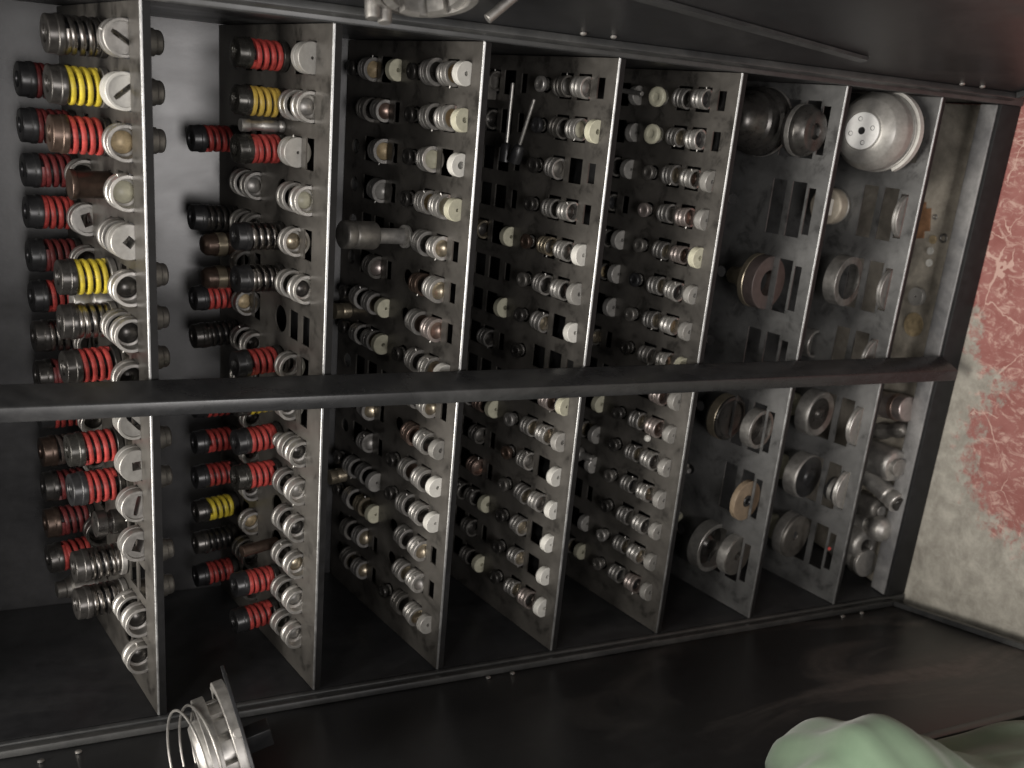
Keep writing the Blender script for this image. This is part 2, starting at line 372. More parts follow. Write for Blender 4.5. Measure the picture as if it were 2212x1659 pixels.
# ---- shelves: real slots and round holes in the plate, turned-down front lip
def shelf_mesh(bands, cols, m):
    """bands: (s0, s1, kind, half_width) ordered from the front; kind None, 'slot' or 'hole'"""
    bm = bmesh.new(); TH = 0.0022
    def quad(x0, x1, s0, s1, z, up):
        v = [bm.verts.new(p) for p in ((x0, s0, z), (x1, s0, z), (x1, s1, z), (x0, s1, z))]
        bm.faces.new(v if up else v[::-1])
    def wall(a, b_):
        v = [bm.verts.new((*a, 0)), bm.verts.new((*b_, 0)), bm.verts.new((*b_, -TH)), bm.verts.new((*a, -TH))]
        bm.faces.new(v)
    X0, X1 = -HW + 0.0015, HW - 0.0015
    for s0, s1, kind, hw in bands:
        if kind is None:
            quad(X0, X1, s0, s1, 0, True); quad(X0, X1, s0, s1, -TH, False); continue
        xs = X0
        for cx in sorted(cols):
            quad(xs, cx - hw, s0, s1, 0, True); quad(xs, cx - hw, s0, s1, -TH, False); xs = cx + hw
            if kind == 'slot':
                c = [(cx - hw, s0), (cx + hw, s0), (cx + hw, s1), (cx - hw, s1)]
                for i in range(4): wall(c[i], c[(i + 1) % 4])
            else:
                r = min(hw, (s1 - s0) / 2) - 0.0006; cy = (s0 + s1) / 2; n = 24
                top = []; sq = []
                for i in range(n):
                    a = 2 * math.pi * (i + 0.5) / n; ca, sa = math.cos(a), math.sin(a)
                    q = min(hw / max(abs(ca), 1e-6), (s1 - s0) / 2 / max(abs(sa), 1e-6))
                    top.append((cx + r * ca, cy + r * sa)); sq.append((cx + q * ca, cy + q * sa))
                for i in range(n):
                    j = (i + 1) % n
                    for z, up in ((0, True), (-TH, False)):
                        v = [bm.verts.new((*p, z)) for p in (sq[i], sq[j], top[j], top[i])]
                        bm.faces.new(v if up else v[::-1])
                    wall(top[i], top[j])
                for q1, q2, q3 in (((cx - hw, s0), sq, 1),):   # square corners left by the radial fan
                    for cxn, cyn in ((-1, -1), (1, -1), (1, 1), (-1, 1)):
                        corner = (cx + cxn * hw, cy + cyn * (s1 - s0) / 2)
                        near = sorted(range(n), key=lambda k: (sq[k][0] - corner[0]) ** 2 + (sq[k][1] - corner[1]) ** 2)[:2]
                        for z in (0, -TH):
                            v = [bm.verts.new((*corner, z)), bm.verts.new((*sq[near[0]], z)), bm.verts.new((*sq[near[1]], z))]
                            bm.faces.new(v)
        quad(xs, X1, s0, s1, 0, True); quad(xs, X1, s0, s1, -TH, False)
    me = bpy.data.meshes.new('shelf')
    bm.normal_update()
    for f in bm.faces:
        if f.calc_center_median().z > -1e-6 and f.normal.z < -0.5: f.normal_flip()
        elif f.calc_center_median().z < -TH + 1e-6 and f.normal.z > 0.5: f.normal_flip()
    bm.to_mesh(me); bm.free(); me.materials.append(m)
    return me
def bands_from(feat, end=SHL):
    """fill the gaps between features with plain strips"""
    out = []; s = 0.0
    for f in sorted(feat):
        out.append((s, f[0], None, 0)); out.append(f); s = f[1]
    out.append((s, end, None, 0)); return out
BB = bands_from([(.0385, .0605, 'slot', .0195), (.0720, .0975, 'slot', .0195), (.1050, .1430, 'hole', .0190),
                 (.1915, .2135, 'slot', .0195), (.2250, .2500, 'slot', .0195), (.2580, .2960, 'hole', .0190)])
BB1 = bands_from([(.0355, .0625, 'slot', .0218), (.0720, .0985, 'slot', .0218), (.1050, .1430, 'hole', .0190),
                  (.2080, .2350, 'slot', .0218), (.2580, .2960, 'hole', .0190)])
BA = bands_from([(.0205, .0350, 'slot', .0137), (.0475, .0755, 'slot', .0175), (.0850, .1130, 'slot', .0175), (.1280, .1520, 'hole', .0120),
                 (.1855, .1990, 'slot', .0137), (.2125, .2405, 'slot', .0175), (.2500, .2780, 'slot', .0175), (.2930, .3170, 'hole', .0120)])
BC = bands_from([(.0195, .0325, 'slot', .036), (.0370, .0630, 'slot', .043), (.0740, .1000, 'slot', .043), (.1650, .1850, 'hole', .0100)])
CX6 = [0.382 - 0.1225 * j for j in range(7)]
ORD = ('first', 'second', 'third', 'fourth', 'fifth', 'sixth', 'seventh', 'eighth', 'ninth', 'tenth', 'eleventh', 'twelfth', 'thirteenth', 'fourteenth', 'fifteenth')
for i in range(1, 8):
    cols, bands, m = (CX, BB1, PLATE) if i == 1 else (CX, BB, PLATE) if i == 2 else (CX, BA, PLATE) if i <= 5 else (CX6, BC, PLATE2)
    me = shelf_mesh(bands, cols, m)
    o = link('shelf', me); o.location = (0, 0, ZS[i - 1]); o.rotation_euler = (TILT, 0, 0); cabpart(o)
    # turned-down lip: bend line with its lit highlight painted in, above a dark face
    bm = bmesh.new()
    prof = [(0.0, 0.0), (-0.0012, -0.0004), (-0.0019, -0.0012), (-0.0022, -0.0024)]
    rows = [[bm.verts.new((x, y, z)) for y, z in prof] for x in (-HW + 0.0015, HW - 0.0015)]
    for k in range(3): bm.faces.new([rows[0][k], rows[1][k], rows[1][k + 1], rows[0][k + 1]])
    e = link('bend_edge', finish(bm, 'bend_edge', EDGE), o)
    if 2 <= i <= 5: box('slot_shade_plate', (-HW + 0.002, .046 if i == 2 else .030, -.0345), (HW - 0.002, SHL - .004, -.0320), LIPM, o, 0)  # dark sheet added under the shelf so the slots look black
    box('front_lip', (-HW + 0.0015, -0.0021, -0.0115), (HW - 0.0015, -0.0006, -0.0024), LIPM, o, 0)

# ------------------------------------------------------------------ tooling builders
def place(o, i, x, s, h=0.0, yaw=0.0, jit=0.0):
    o.location = onshelf(i, x, s, h)
    e = Euler((TILT, 0, 0)).to_matrix() @ Euler((random.uniform(-jit, jit), random.uniform(-jit, jit), yaw)).to_matrix()
    o.rotation_euler = e.to_euler()
    return o
def where(i, k, half): return '%s half, %s row from top, %s shelf' % (half, ORD[k], ORD[i - 1])

SPRINGC = {'red': (RED, 'red'), 'dull': (DULLRED, 'dull red'), 'yellow': (YELLOW, 'yellow'), 'amber': (AMBER, 'amber'),
           'black': (DARK, 'black'), 'wire': (WIRE, 'bare steel'), 'rust': (RUSTY, 'dull brown')}
def spring_punch(i, k, s, color, cap='black', big=False, half='left', collar=None, xoff=0.0):
    R = 0.0222 if big else 0.0183
    H = 0.066; SB = -0.0645 if big else -0.0300
    sm, cn = SPRINGC[color]
    capm = {'black': BLACK, 'grey': CAPGREY, 'brown': BROWN, 'dark': DARK}[cap]
    t = empty('spring_punch', (0, 0, 0))
    place(t, i, CX[k] + xoff, s, 0, random.uniform(0, 6.28), 0.035)
    tag(t, '%s spring punch with %s cap, %s' % (cn, cap, where(i, k, half)), 'punch', 'spring punches on the shelves')
    link('stem', lathe('stem%d' % big, [(0, SB), (R * .58, SB), (R * .66, SB + .0025), (R * .66, SB + .0085), (R * .74, SB + .0095), (R * .74, -0.004), (R * .78, 0.0), (R * .78, 0.004), (0, 0.004)], GREY if big else DARK), t)
    link('guide_collar', lathe('collar%d' % big, [(R * .5, 0.0015), (R * 1.04, 0.0015), (R * 1.04, 0.0085), (R * .88, 0.0095), (R * .5, 0.0095)], collar or DARK), t)
    link('core', lathe('core%d' % big, [(R * .66, 0.004), (R * .66, 0.050)], BLACK if color != 'yellow' else DARK), t)
    key = ('helix', big, sm.name)
    if key not in CACHE:
        bm = bmesh.new(); add_helix(bm, R, 0.0098, 0.0475, 4.4, R * .26, 0.0056); CACHE[key] = finish(bm, 'spring', sm, 40)
    sp_ = link('spring', CACHE[key], t); sp_.rotation_euler = (0, 0, random.uniform(0, 6.28))
    link('cap', lathe('cap%d' % big, [(R * .6, 0.0476), (R * 1.03, 0.0476), (R * 1.03, 0.0545), (R * .97, 0.0552), (R * .97, H - .001), (R * .90, H), (R * .45, H), (R * .42, H - .003), (R * .18, H - .003), (R * .16, H - .006), (0, H - .006)], capm, c=0.0007), t)
    return t

def key_pin(parent, r, y, ang):
    me = lathe('key_pin', [(0.0011, -0.003), (0.0011, 0.0022), (0.0006, 0.0030), (0, 0.0031)], STEEL, seg=10, c=0)
    o = link('key_pin', me, parent)
    o.location = (r * math.cos(ang), y, r * math.sin(ang))
    o.rotation_euler = (0, math.pi / 2 - ang, 0)

MN = {'steel_bright': 'silver', 'steel_satin': 'satin grey', 'steel_gold_tint': 'brass-tinted', 'steel_copper_tint': 'copper-tinted', 'steel_pink_tint': 'pinkish',
      'steel_dark_oxide': 'dark', 'dull_grey_steel': 'dull grey', 'brown_oiled_steel': 'brown', 'bright_face_white': 'white', 'cream_nylon': 'cream', 'ground_face_grey': 'pale grey'}
def die_ring(i, k, s, m, kind='ring', core=None, half='right', slot='near', big=False, pin=True, xoff=0.0, hc=None, roll=None):
    """turned die ring standing on edge in a slot, its mouth towards the front"""
    r = 0.0212 if big else 0.0188
    Ln = 0.024 if big else 0.020
    hc = (0.0055 if big else 0.0045) if hc is None else hc
    if kind == 'ring':
        wl = 0.0042
        me = lathe('die_ring%d' % big, [(r - wl - .004, Ln / 2), (r - .001, Ln / 2), (r, Ln / 2 - .001), (r, 0.004), (r * .93, 0.003), (r * .93, -0.0015), (r, -0.0025), (r, -Ln / 2), (r - wl, -Ln / 2), (r - wl - .0004, Ln / 2 - .009), (r - wl - .004, Ln / 2 - .008), (r - wl - .004, Ln / 2)], m, 'Y', 40)
        kn = 'ring'
    elif kind == 'solid':
        me = shaped_disc('solid_die%d' % big, r, -Ln / 2, Ln / 2, m, 'round', (0.0020,), None); kn = 'solid-faced disc'
    elif kind == 'square':
        me = shaped_disc('square_die%d' % big, r, -Ln / 2, Ln / 2, m, 'square', (r * .27, r * .27), None); kn = 'square-holed disc'
    elif kind == 'slot':
        me = shaped_disc('slot_die%d' % big, r, -Ln / 2, Ln / 2, m, 'slot', (r * .62, r * .14), None, rim=r * .16); kn = 'slotted disc'
    elif kind == 'barsq':
        me = shaped_disc('rimmed_die%d' % big, r, -Ln / 2, Ln / 2, m, 'square', (r * .40, r * .30), None, rim=r * .2); kn = 'rimmed disc'
    o = link('die_ring', me)
    place(o, i, CX[k] + xoff, s, hc, random.uniform(-.05, .05), 0.02)
    if kind != 'ring':
        o.rotation_euler = (o.rotation_euler.to_matrix() @ Euler((0, random.uniform(-.9, .9) if roll is None else roll, 0)).to_matrix()).to_euler()
    tag(o, '%s %s, %s slot, %s' % (MN[m.name], kn, slot, where(i, k, half)), 'die', 'die rings standing in shelf slots')
    if core is not None:
        link('core', lathe('ring_core%d' % big, [(0, 0.0), (r * .30, 0.0018), (r * .58, 0.0050), (r * .70, 0.0085)], core, 'Y', 28, 0), o)
    if pin and random.random() < .55: key_pin(o, r, -0.004, random.choice((1, -1)) * random.uniform(.2, .5) + (0 if random.random() < .5 else math.pi))
    return o

def guide(i, k, s, m, core, half, slot, r=0.0148, wide=False):
    """ribbed punch guide lying front to back, half sunk in its slot"""
    rr = 0.0172 if wide else r
    Ln = 0.0235
    bore = rr * (.71 if wide else .78)
    me = lathe('guide%d' % wide, [(0, Ln / 2), (rr * .80, Ln / 2), (rr * .92, Ln / 2 - .001), (rr * .92, .0065), (rr * .80, .0055), (rr * .80, .0040), (rr * .96, .0030), (rr * .96, -.0012), (rr * .84, -.0020), (rr * .84, -.0036), (rr, -.0044), (rr, -Ln / 2), (bore, -Ln / 2), (bore - .0006, -Ln / 2 + .009), (0, -Ln / 2 + .009)], m, 'Y', 36)
    o = link('punch_guide', me)
    place(o, i, CX[k] + random.uniform(-.0012, .0012), s + random.uniform(-.0012, .0012), 0.0030 + random.uniform(0, .0022), random.uniform(-.09, .09), 0.05)
    q_ = random.uniform(.93, 1.05); o.scale = (q_, random.uniform(.94, 1.02), q_)
    tag(o, '%s punch guide, %s slot, %s' % (MN[m.name], slot, where(i, k, half)), 'punch guide', 'punch guides in shelf slots')
    y = -Ln / 2 + .0088
    prof = [(bore * .97, y - .0008), (bore * .62, y - .0034), (bore * .30, y - .0046), (0, y - .0050)] if not wide else [(bore * .97, y - .006), (bore * .6, y - .0025), (bore * .25, y - .001), (0, y - .0006)]
    link('core', lathe('guide_core%d' % wide, prof, core, 'Y', 28, 0), o)
    if random.random() < .5: key_pin(o, rr, -0.008, random.choice((random.uniform(.1, .7), math.pi - random.uniform(.1, .7))))
    return o

def die(i, k, s, m, half, hole=0.0026, r=0.0155, hc=0.0035):
    me = shaped_disc('die%.4f' % hole, r, -.0055, .0055, m, 'round', (hole,), None, rim=0.0 if hole < .004 else 0.0, groove=False)
    o = link('punch_die', me)
    place(o, i, CX[k] + random.uniform(-.0006, .0006), s, hc + (.0025 if i == 3 else 0) + random.uniform(-.0012, .0012), random.uniform(-.10, .10), 0.06)
    q_ = random.uniform(.92, 1.03); o.scale = (q_, 1, q_)
    tag(o, '%s holed round die, %s' % (MN[m.name], where(i, k, half)), 'die', 'small round dies standing in narrow slots')
    link('back_collar', lathe('die_collar', [(r * .7, .0054), (r * .88, .0054), (r * .88, .0085), (r * .7, .0085), (r * .7, .0054)], SATIN, 'Y', 28), o)
    return o

def short_punch(i, k, s, m, half, r=0.0112, h=0.0145, xoff=0.0):
    o = link('short_punch', lathe('short_punch%.4f%.4f' % (r, h), [(0, -.024), (r * .5, -.024), (r * .55, -.003), (r * .62, 0), (r * .62, h - .008), (r * .99, h - .007), (r, h - .0015), (r * .9, h), (r * .45, h), (r * .40, h - .001), (0, h - .001)], m, 'Z', 28))
    place(o, i, CX[k] + xoff + random.uniform(-.0008, .0008), s, 0.001, 0, 0.06)
    tag(o, '%s round-headed short punch, %s' % (MN.get(m.name, 'dark'), where(i, k, half)), 'punch', 'short punches standing in round holes')
    link('head_ring', lathe('head_ring%.4f%.4f' % (r, h), [(r * .56, .0), (r * .80, .0), (r * .80, .0026), (r * .56, .0026)], SATIN, 'Z', 24, .0002), o)
    return o

# ------------------------------------------------------------------ first shelf: large spring punches and die rings
S1 = {  # k: (back punch colour, cap), (front punch colour, cap, collar), front ring, back ring
 0: (None, ('wire', 'dark', None), ('slot', SATIN, None), None),
 1: (('dull', 'black'), ('yellow', 'dark', SATIN), ('slot', WHITE, None), None),
 2: (('dull', 'black'), ('red', 'brown', None), ('ring', SATIN, TAN), None),
 3: (('dull', 'black'), None, ('ring', STEEL, CREAM), ('ring', SATIN, DARK)),
 4: (('red', 'black'), None, ('square', DIEGREY, None), ('barsq', SATIN, None)),
 5: (('dull', 'black'), ('yellow', 'dark', SATIN), ('ring', STEEL, DARK), ('ring', SATIN, DARK)),
 6: (('red', 'black'), ('wire', 'dark', SATIN), ('ring', SATIN, DARK), None),
 7: (('wire', 'dark'), ('red', 'dark', None), ('ring', SATIN, DARK), ('ring', SATIN, None)),
 8: (('dull', 'dark'), None, ('slot', DIEGREY, None), None),
 9: (('red', 'black'), ('red', 'grey', None), ('square', DIEGREY, None), ('ring', STEEL, DARK)),
 10: (('rust', 'brown'), ('red', 'black', None), ('slot', SATIN, None), ('ring', SATIN, DARK)),
 11: (('dull', 'dark'), None, ('barsq', SATIN, None), None),
 12: (('dull', 'brown'), ('wire', 'dark', SATIN), None, ('ring', DARK, SATIN)),
 13: (('red', 'dark'), ('wire', 'dark', SATIN), ('ring', SATIN, DARK), None),
 14: (None, None, ('ring', SATIN, DARK), None)}
for k, (bpn, fpn, fr, br) in S1.items():
    if bpn: spring_punch(1, k, .277, bpn[0], bpn[1], True, 'left')
    if fpn: spring_punch(1, k, .124, fpn[0], fpn[1], True, 'right', fpn[2])
    if fr:
        die_ring(1, k, .0492, fr[1], fr[0], fr[2], 'right', 'near', True, roll=(0.9 if k == 1 else -1.0 if k == 0 else None))
    if br: die_ring(1, k, .222, br[1], br[0], br[2], 'left', 'rear', True)
for k, m in ((4, SATIN), (6, SATIN), (13, STEEL)):
    die_ring(1, k, .0865, m, 'ring', DARK, 'right', 'rear', True)
# odd pieces of the first shelf
o = link('plain_punch', lathe('plain_punch', [(0, -.035), (.012, -.035), (.014, -.002), (.0165, 0), (.0165, .040), (.0185, .041), (.0185, .047), (0, .047)], BROWN)); place(o, 1, CX[3], .124, 0, 0, .03)
tag(o, 'plain brown punch body without spring, fourth row from top, first shelf from left', 'punch')
o = link('plain_punch', lathe('knurled', [(0, -.02), (.012, -.02), (.012, 0), (.019, .001), (.019, .030), (.016, .033), (.016, .040), (0, .040)], GREY, seg=12)); place(o, 1, CX[14], .277, 0.004, .3, .03)
tag(o, 'dull grey faceted block, fifteenth row from top, left half of first shelf', 'punch')
link('cap', lathe('knurl_cap', [(0, .0402), (.013, .0402), (.013, .052), (0, .052)], GREY, seg=12), o)
o = link('bare_punch', lathe('bare_punch', [(0, -.045), (.010, -.045), (.013, -.01), (.015, 0), (.015, .018), (.013, .019), (.013, .023), (.015, .024), (.015, .042), (.011, .044), (0, .044)], STEEL)); place(o, 1, CX[6] + .019, .150, .002, 0, .05)
tag(o, 'bright bare steel punch sleeve beside the lower yellow spring, first shelf from left', 'punch')
o = link('bare_punch', lathe('bare_punch', [], STEEL) if False else lathe('bare_punch2', [(0, -.045), (.010, -.045), (.013, -.01), (.017, 0), (.017, .014), (.014, .015), (.014, .02), (.018, .021), (.018, .034), (.011, .036), (0, .036)], DARK)); place(o, 1, CX[11], .124, .002, 0, .05)
tag(o, 'dark stepped punch, twelfth row from top, first shelf from left', 'punch')

# ------------------------------------------------------------------ second shelf
S2 = {
 0: (None, ('red', 'grey', None), [('solid', DIEGREY, None, .050)], []),
 1: (None, ('amber', 'grey', None), [('ring', STEEL, None, .085), ('ring', STEEL, SATIN, .050)], []),
 2: (('red', 'black'), ('red', 'grey', None), [('solid', DIEGREY, None, .083)], []),
 3: (None, None, [('ring', SATIN, None, .087), ('ring', STEEL, CREAM, .050)], [('ring', SATIN, None, .238), ('ring', SATIN, SATIN, .203)]),
 4: (('black', 'black'), ('wire', 'black', None), [('ring', SATIN, GOLD, .080)], [('ring', SATIN, None, .238), ('ring', SATIN, None, .203)]),
 5: (None, ('wire', 'black', None), [('ring', SATIN, None, .087), ('ring', STEEL, DARK, .050)], [('ring', SATIN, None, .238)]),
 6: (('red', 'black'), None, [], [('ring', SATIN, TAN, .232)]),
 7: (('black', 'dark'), ('red', 'black', None), [('ring', SATIN, None, .085)], [('ring', SATIN, DARK, .238), ('ring', SATIN, DARK, .203)]),
 8: (None, ('yellow', 'dark', None), [('ring', SATIN, DARK, .085)], [('ring', SATIN, None, .238)]),
 9: (('red', 'black'), ('red', 'black', None), [('ring', SATIN, None, .075), ('ring', STEEL, DARK, .050)], [('ring', SATIN, DARK, .203)]),
 10: (('red', 'black'), ('red', 'grey', None), [('ring', SATIN, DARK, .087), ('ring', STEEL, SATIN, .050)], [('ring', SATIN, None, .205)]),
 11: (('red', 'black'), None, [('ring', SATIN, DARK, .087), ('ring', STEEL, DARK, .050)], [('ring', SATIN, None, .205)]),
 12: (('yellow', 'dark'), None, [('ring', SATIN, DARK, .087), ('ring', STEEL, GOLD, .050)], [('ring', SATIN, TAN, .205)]),
 13: (('black', 'dark'), ('red', 'black', None), [('ring', SATIN, DARK, .087), ('ring', STEEL, SATIN, .050)], [('ring', GREY, None, .230), ('ring', DARK, SATIN, .203)]),
 14: (('red', 'black'), ('red', 'black', None), [('ring', SATIN, DARK, .087), ('ring', STEEL, SATIN, .050)], [('ring', SATIN, DARK, .203)])}
for k, (bpn, fpn, frs, brs) in S2.items():
    if bpn: spring_punch(2, k, .277, bpn[0], bpn[1], False, 'left')
    if fpn: spring_punch(2, k, .124, fpn[0], fpn[1], False, 'right', fpn[2])
    for kind, m, c, s in frs: die_ring(2, k, s, m, kind, c, 'right', 'near' if s < .07 else 'rear')
    for kind, m, c, s in brs: die_ring(2, k, s, m, kind, c, 'left', 'near' if s < .22 else 'rear')
for kf, lab in ((4.58, 'fifth and sixth'), (5.42, 'sixth and seventh')):
    o = link('bare_punch', lathe('capless_punch', [(0, -.03), (.010, -.03), (.013, 0), (.0165, .001), (.0165, .020), (.0150, .021), (.0150, .0225), (.0165, .0235), (.0165, .040), (.0155, .041), (.0155, .050), (.011, .056), (0, .056)], BROWN))
    place(o, 2, CX[0] - .0566 * kf, .258, .002, 0, .04)
    tag(o, 'brownish capless punch standing between %s row from top, second shelf' % lab, 'punch')
    link('brass_band', lathe('brass_band', [(.0160, .024), (.0169, .024), (.0169, .037), (.0160, .037)], GOLD, c=.0002), o)
o = link('slim_punch', lathe('slim_punch', [(0, -.03), (.005, -.03), (.0055, .0), (.0075, .001), (.0075, .006), (.0065, .007), (.0065, .010), (.0075, .011), (.0075, .03), (.0065, .031), (.0065, .045), (.008, .046), (.008, .058), (0, .058)], STEEL)); place(o, 2, CX[1] - .0285, .124, 0, 0, .03)
tag(o, 'slim bright steel punch beside the amber spring, second shelf from left', 'punch')
o = link('slim_punch', lathe('slim_rod', [(0, .0), (.0085, .0), (.0085, .055), (0, .055)], BROWN)); place(o, 2, CX[12], .124, 0, 0, .05)
tag(o, 'short brown rod standing in thirteenth row from top, second shelf', 'punch')
o = link('screw_stub', lathe('screw_stub', [(0, 0), (.006, 0), (.006, .005), (.011, .006), (.011, .012), (.006, .013), (.006, .020), (0, .020)], STEEL, 'Y')); place(o, 2, CX[9] + .004, .085, .012, 0, .03)
tag(o, 'bright stub below the red spring, tenth row from top, second shelf', 'screw')

# ------------------------------------------------------------------ third to fifth shelves: small stations
ss, sg, sc_, sp_, sd, sb = STEEL, GOLD, COPPER, PINK, DARK, BROWN
# (front: punch, rear guide, near guide, die), (back: the same); guides are (body, core)
W_, C_, G_ = WHITE, CREAM, DIEGREY
S3 = {0: ((DARK, (SATIN, DARK), (SATIN, TAN), W_), (DARK, (SATIN, TAN), None, C_)),
      1: ((DARK, (SATIN, DARK), (STEEL, TAN), C_), (None, (GREY, DARK), (SATIN, COPPER), None)),
      2: ((DARK, (STEEL, CREAM), None, W_), (None, None, (SATIN, TAN), None)),
      3: ((DARK, (SATIN, TAN), (STEEL, CREAM), C_), (None, None, (SATIN, DIEGREY), None)),
      4: ((None, (SATIN, DARK), (STEEL, GOLD), None), (None, None, None, None)),
      5: ((None, (BROWN, DARK), (STEEL, GOLD), None), (None, None, (GREY, PINK), None)),
      6: ((None, (SATIN, BROWN), (PINK, COPPER), None), (DARK, (SATIN, DARK), (SATIN, GOLD), C_)),
      7: ((DARK, (SATIN, DARK), (STEEL, GOLD), W_), (DARK, (SATIN, DARK), (STEEL, TAN), C_)),
      8: ((None, (SATIN, DARK), (STEEL, GOLD), None), (None, None, None, None)),
      9: ((None, (COPPER, BROWN), (STEEL, DARK), G_), (None, None, (SATIN, GOLD), None)),
      10: ((DARK, (SATIN, BROWN), (STEEL, DARK), W_), (None, None, (SATIN, SATIN), None)),
      11: ((DARK, (SATIN, DARK), (STEEL, DARK), W_), (DARK, (SATIN, DARK), (SATIN, DARK), G_)),
      12: ((None, (SATIN, DARK), (STEEL, GOLD), None), (DARK, (SATIN, DARK), (GOLD, GOLD), C_)),
      13: ((None, (SATIN, GOLD), (STEEL, SATIN), None), (None, (GREY, DARK), (SATIN, GOLD), None)),
      14: ((DARK, (GREY, DARK), (STEEL, GOLD), G_), (None, (GREY, GOLD), (SATIN, GOLD), None))}
S4 = {0: ((STEEL, (GREY, SATIN), (STEEL, SATIN), None), (None, (GREY, GREY), None, None)),
      1: ((BLACK, (GREY, DARK), (STEEL, CREAM), C_), (None, (GREY, DARK), None, None)),
      2: ((DARK, (SATIN, GREY), None, None), (None, None, None, None)),
      3: ((DARK, (SATIN, DARK), (STEEL, DARK), None), (None, None, None, None)),
      4: ((BROWN, (GOLD, GREY), (STEEL, GREY), W_), (None, (GOLD, DARK), None, C_)),
      5: ((GREY, (SATIN, DARK), (STEEL, DARK), G_), (None, None, None, None)),
      6: ((DARK, (SATIN, GOLD), None, W_), (None, None, None, C_)),
      7: ((DARK, None, None, None), (None, None, (SATIN, DARK), None)),
      8: ((None, None, (PINK, BROWN), C_), (None, None, None, None)),
      9: ((SATIN, (SATIN, GOLD), (STEEL, GOLD), G_), (None, (SATIN, DARK), (COPPER, BROWN), C_)),
      10: ((BROWN, (SATIN, GREY), None, W_), (None, None, (GREY, GREY), None)),
      11: ((GREY, (SATIN, GOLD), (STEEL, GREY), W_), (None, None, (COPPER, COPPER), None)),
      12: ((DARK, (SATIN, GOLD), None, W_), (None, (GREY, DARK), (GREY, DARK), C_)),
      13: ((DARK, (STEEL, GOLD), None, W_), (None, None, (GREY, DARK), None)),
      14: ((DARK, (STEEL, GOLD), (PINK, DARK), W_), (None, None, (GREY, DARK), C_))}
S5 = {0: ((CREAM, (SATIN, DARK), (STEEL, BLACK), None), (None, None, None, G_)),
      1: ((CREAM, (SATIN, GOLD), (STEEL, BLACK), None), (None, None, None, G_)),
      2: ((GREY, (SATIN, GOLD), (STEEL, BROWN), G_), (None, None, (GREY, DARK), G_)),
      3: ((PINK, (SATIN, GREY), (PINK, COPPER), G_), (None, None, (GREY, BLACK), None)),
      4: ((GREY, (SATIN, GOLD), (PINK, BROWN), C_), (None, None, (GREY, DARK), G_)),
      5: ((BLACK, (SATIN, GOLD), (STEEL, BLACK), G_), (None, None, (GREY, TAN), G_)),
      6: ((GREY, (SATIN, GOLD), (STEEL, TAN), G_), (None, None, None, G_)),
      7: ((DARK, (SATIN, GREY), (STEEL, GOLD), C_), (None, None, (GREY, GOLD), None)),
      8: ((DARK, None, (PINK, BROWN), G_), (None, None, None, None)),
      9: ((DARK, (SATIN, GOLD), (PINK, BROWN), G_), (None, None, None, C_)),
      10: ((DARK, (SATIN, GOLD), (STEEL, DARK), G_), (None, None, (GREY, GOLD), G_)),
      11: ((GREY, (SATIN, BLACK), (STEEL, GOLD), G_), (None, None, None, G_)),
      12: ((DARK, (SATIN, GREY), (STEEL, DARK), G_), (None, None, None, None)),
      13: ((SATIN, (SATIN, GOLD), (STEEL, GOLD), G_), (None, None, None, G_)),
      14: ((GREY, (SATIN, BLACK), (PINK, BLACK), G_), (None, None, (GREY, GOLD), C_))}
for i, tab in ((3, S3), (4, S4), (5, S5)):
    wide = (i == 3)
    for k, sets in tab.items():
        for half, off, (pm_, g1_, g2_, dm) in (('right', 0.0, sets[0]), ('left', 0.165, sets[1])):
            if pm_ is not None:
                if pm_ is CREAM: short_punch(i, k, .140 + off, pm_, half, .0150, .018)
                else: short_punch(i, k, .140 + off, pm_, half)
            if g1_: guide(i, k, .099 + off, g1_[0], g1_[1], half, 'rear', wide=wide)
            if g2_: guide(i, k, .0615 + off, g2_[0], g2_[1], half, 'middle', wide=wide)
            if dm is not None: die(i, k, .0265 + off, dm, half, hole=(.0052 if (i, k) == (3, 2) else random.choice((.0024, .0030, .0037))))
# long punch lying through the fifth row of the third shelf
t = empty('long_punch', (0, 0, 0)); place(t, 3, CX[4] + .001, .146, .0, 0); t.rotation_euler = (TILT + .03, .05, 0)
tag(t, 'long punch with fat grey head and polished shank, fifth row, third shelf from left', 'punch')
link('head', lathe('long_head', [(0, .108), (.017, .108), (.0195, .106), (.0195, .094), (.0185, .093), (.0185, .091), (.0195, .090), (.0195, .058), (.018, .056), (.011, .055)], GREY, 'Z', 40), t)
link('shank', lathe('long_shank', [(0, -.03), (.0108, -.03), (.0112, .012), (.0108, .0555)], STEEL, 'Z', 32), t)
link('flange', lathe('long_flange', [(.0110, .002), (.0165, .002), (.0165, .007), (.0110, .007)], DIEGREY, 'Z', 36), t)
for (i, x, s, lab) in ((3, CX[6] - .030, .305, 'brass stub between seventh and eighth rows from top, left end of third shelf'),
                       (3, CX[11] - .030, .300, 'brass stub between twelfth and thirteenth rows from top, left end of third shelf')):
    o = link('brass_stub', lathe('brass_stub', [(0, -.02), (.006, -.02), (.0095, -.012), (.0125, -.011), (.0125, .002), (.0115, .003), (.0115, .0045), (.0125, .0055), (.0125, .017), (0, .017)], GOLD)); place(o, i, x, s, .012, 0, .08)
    tag(o, lab, 'punch')
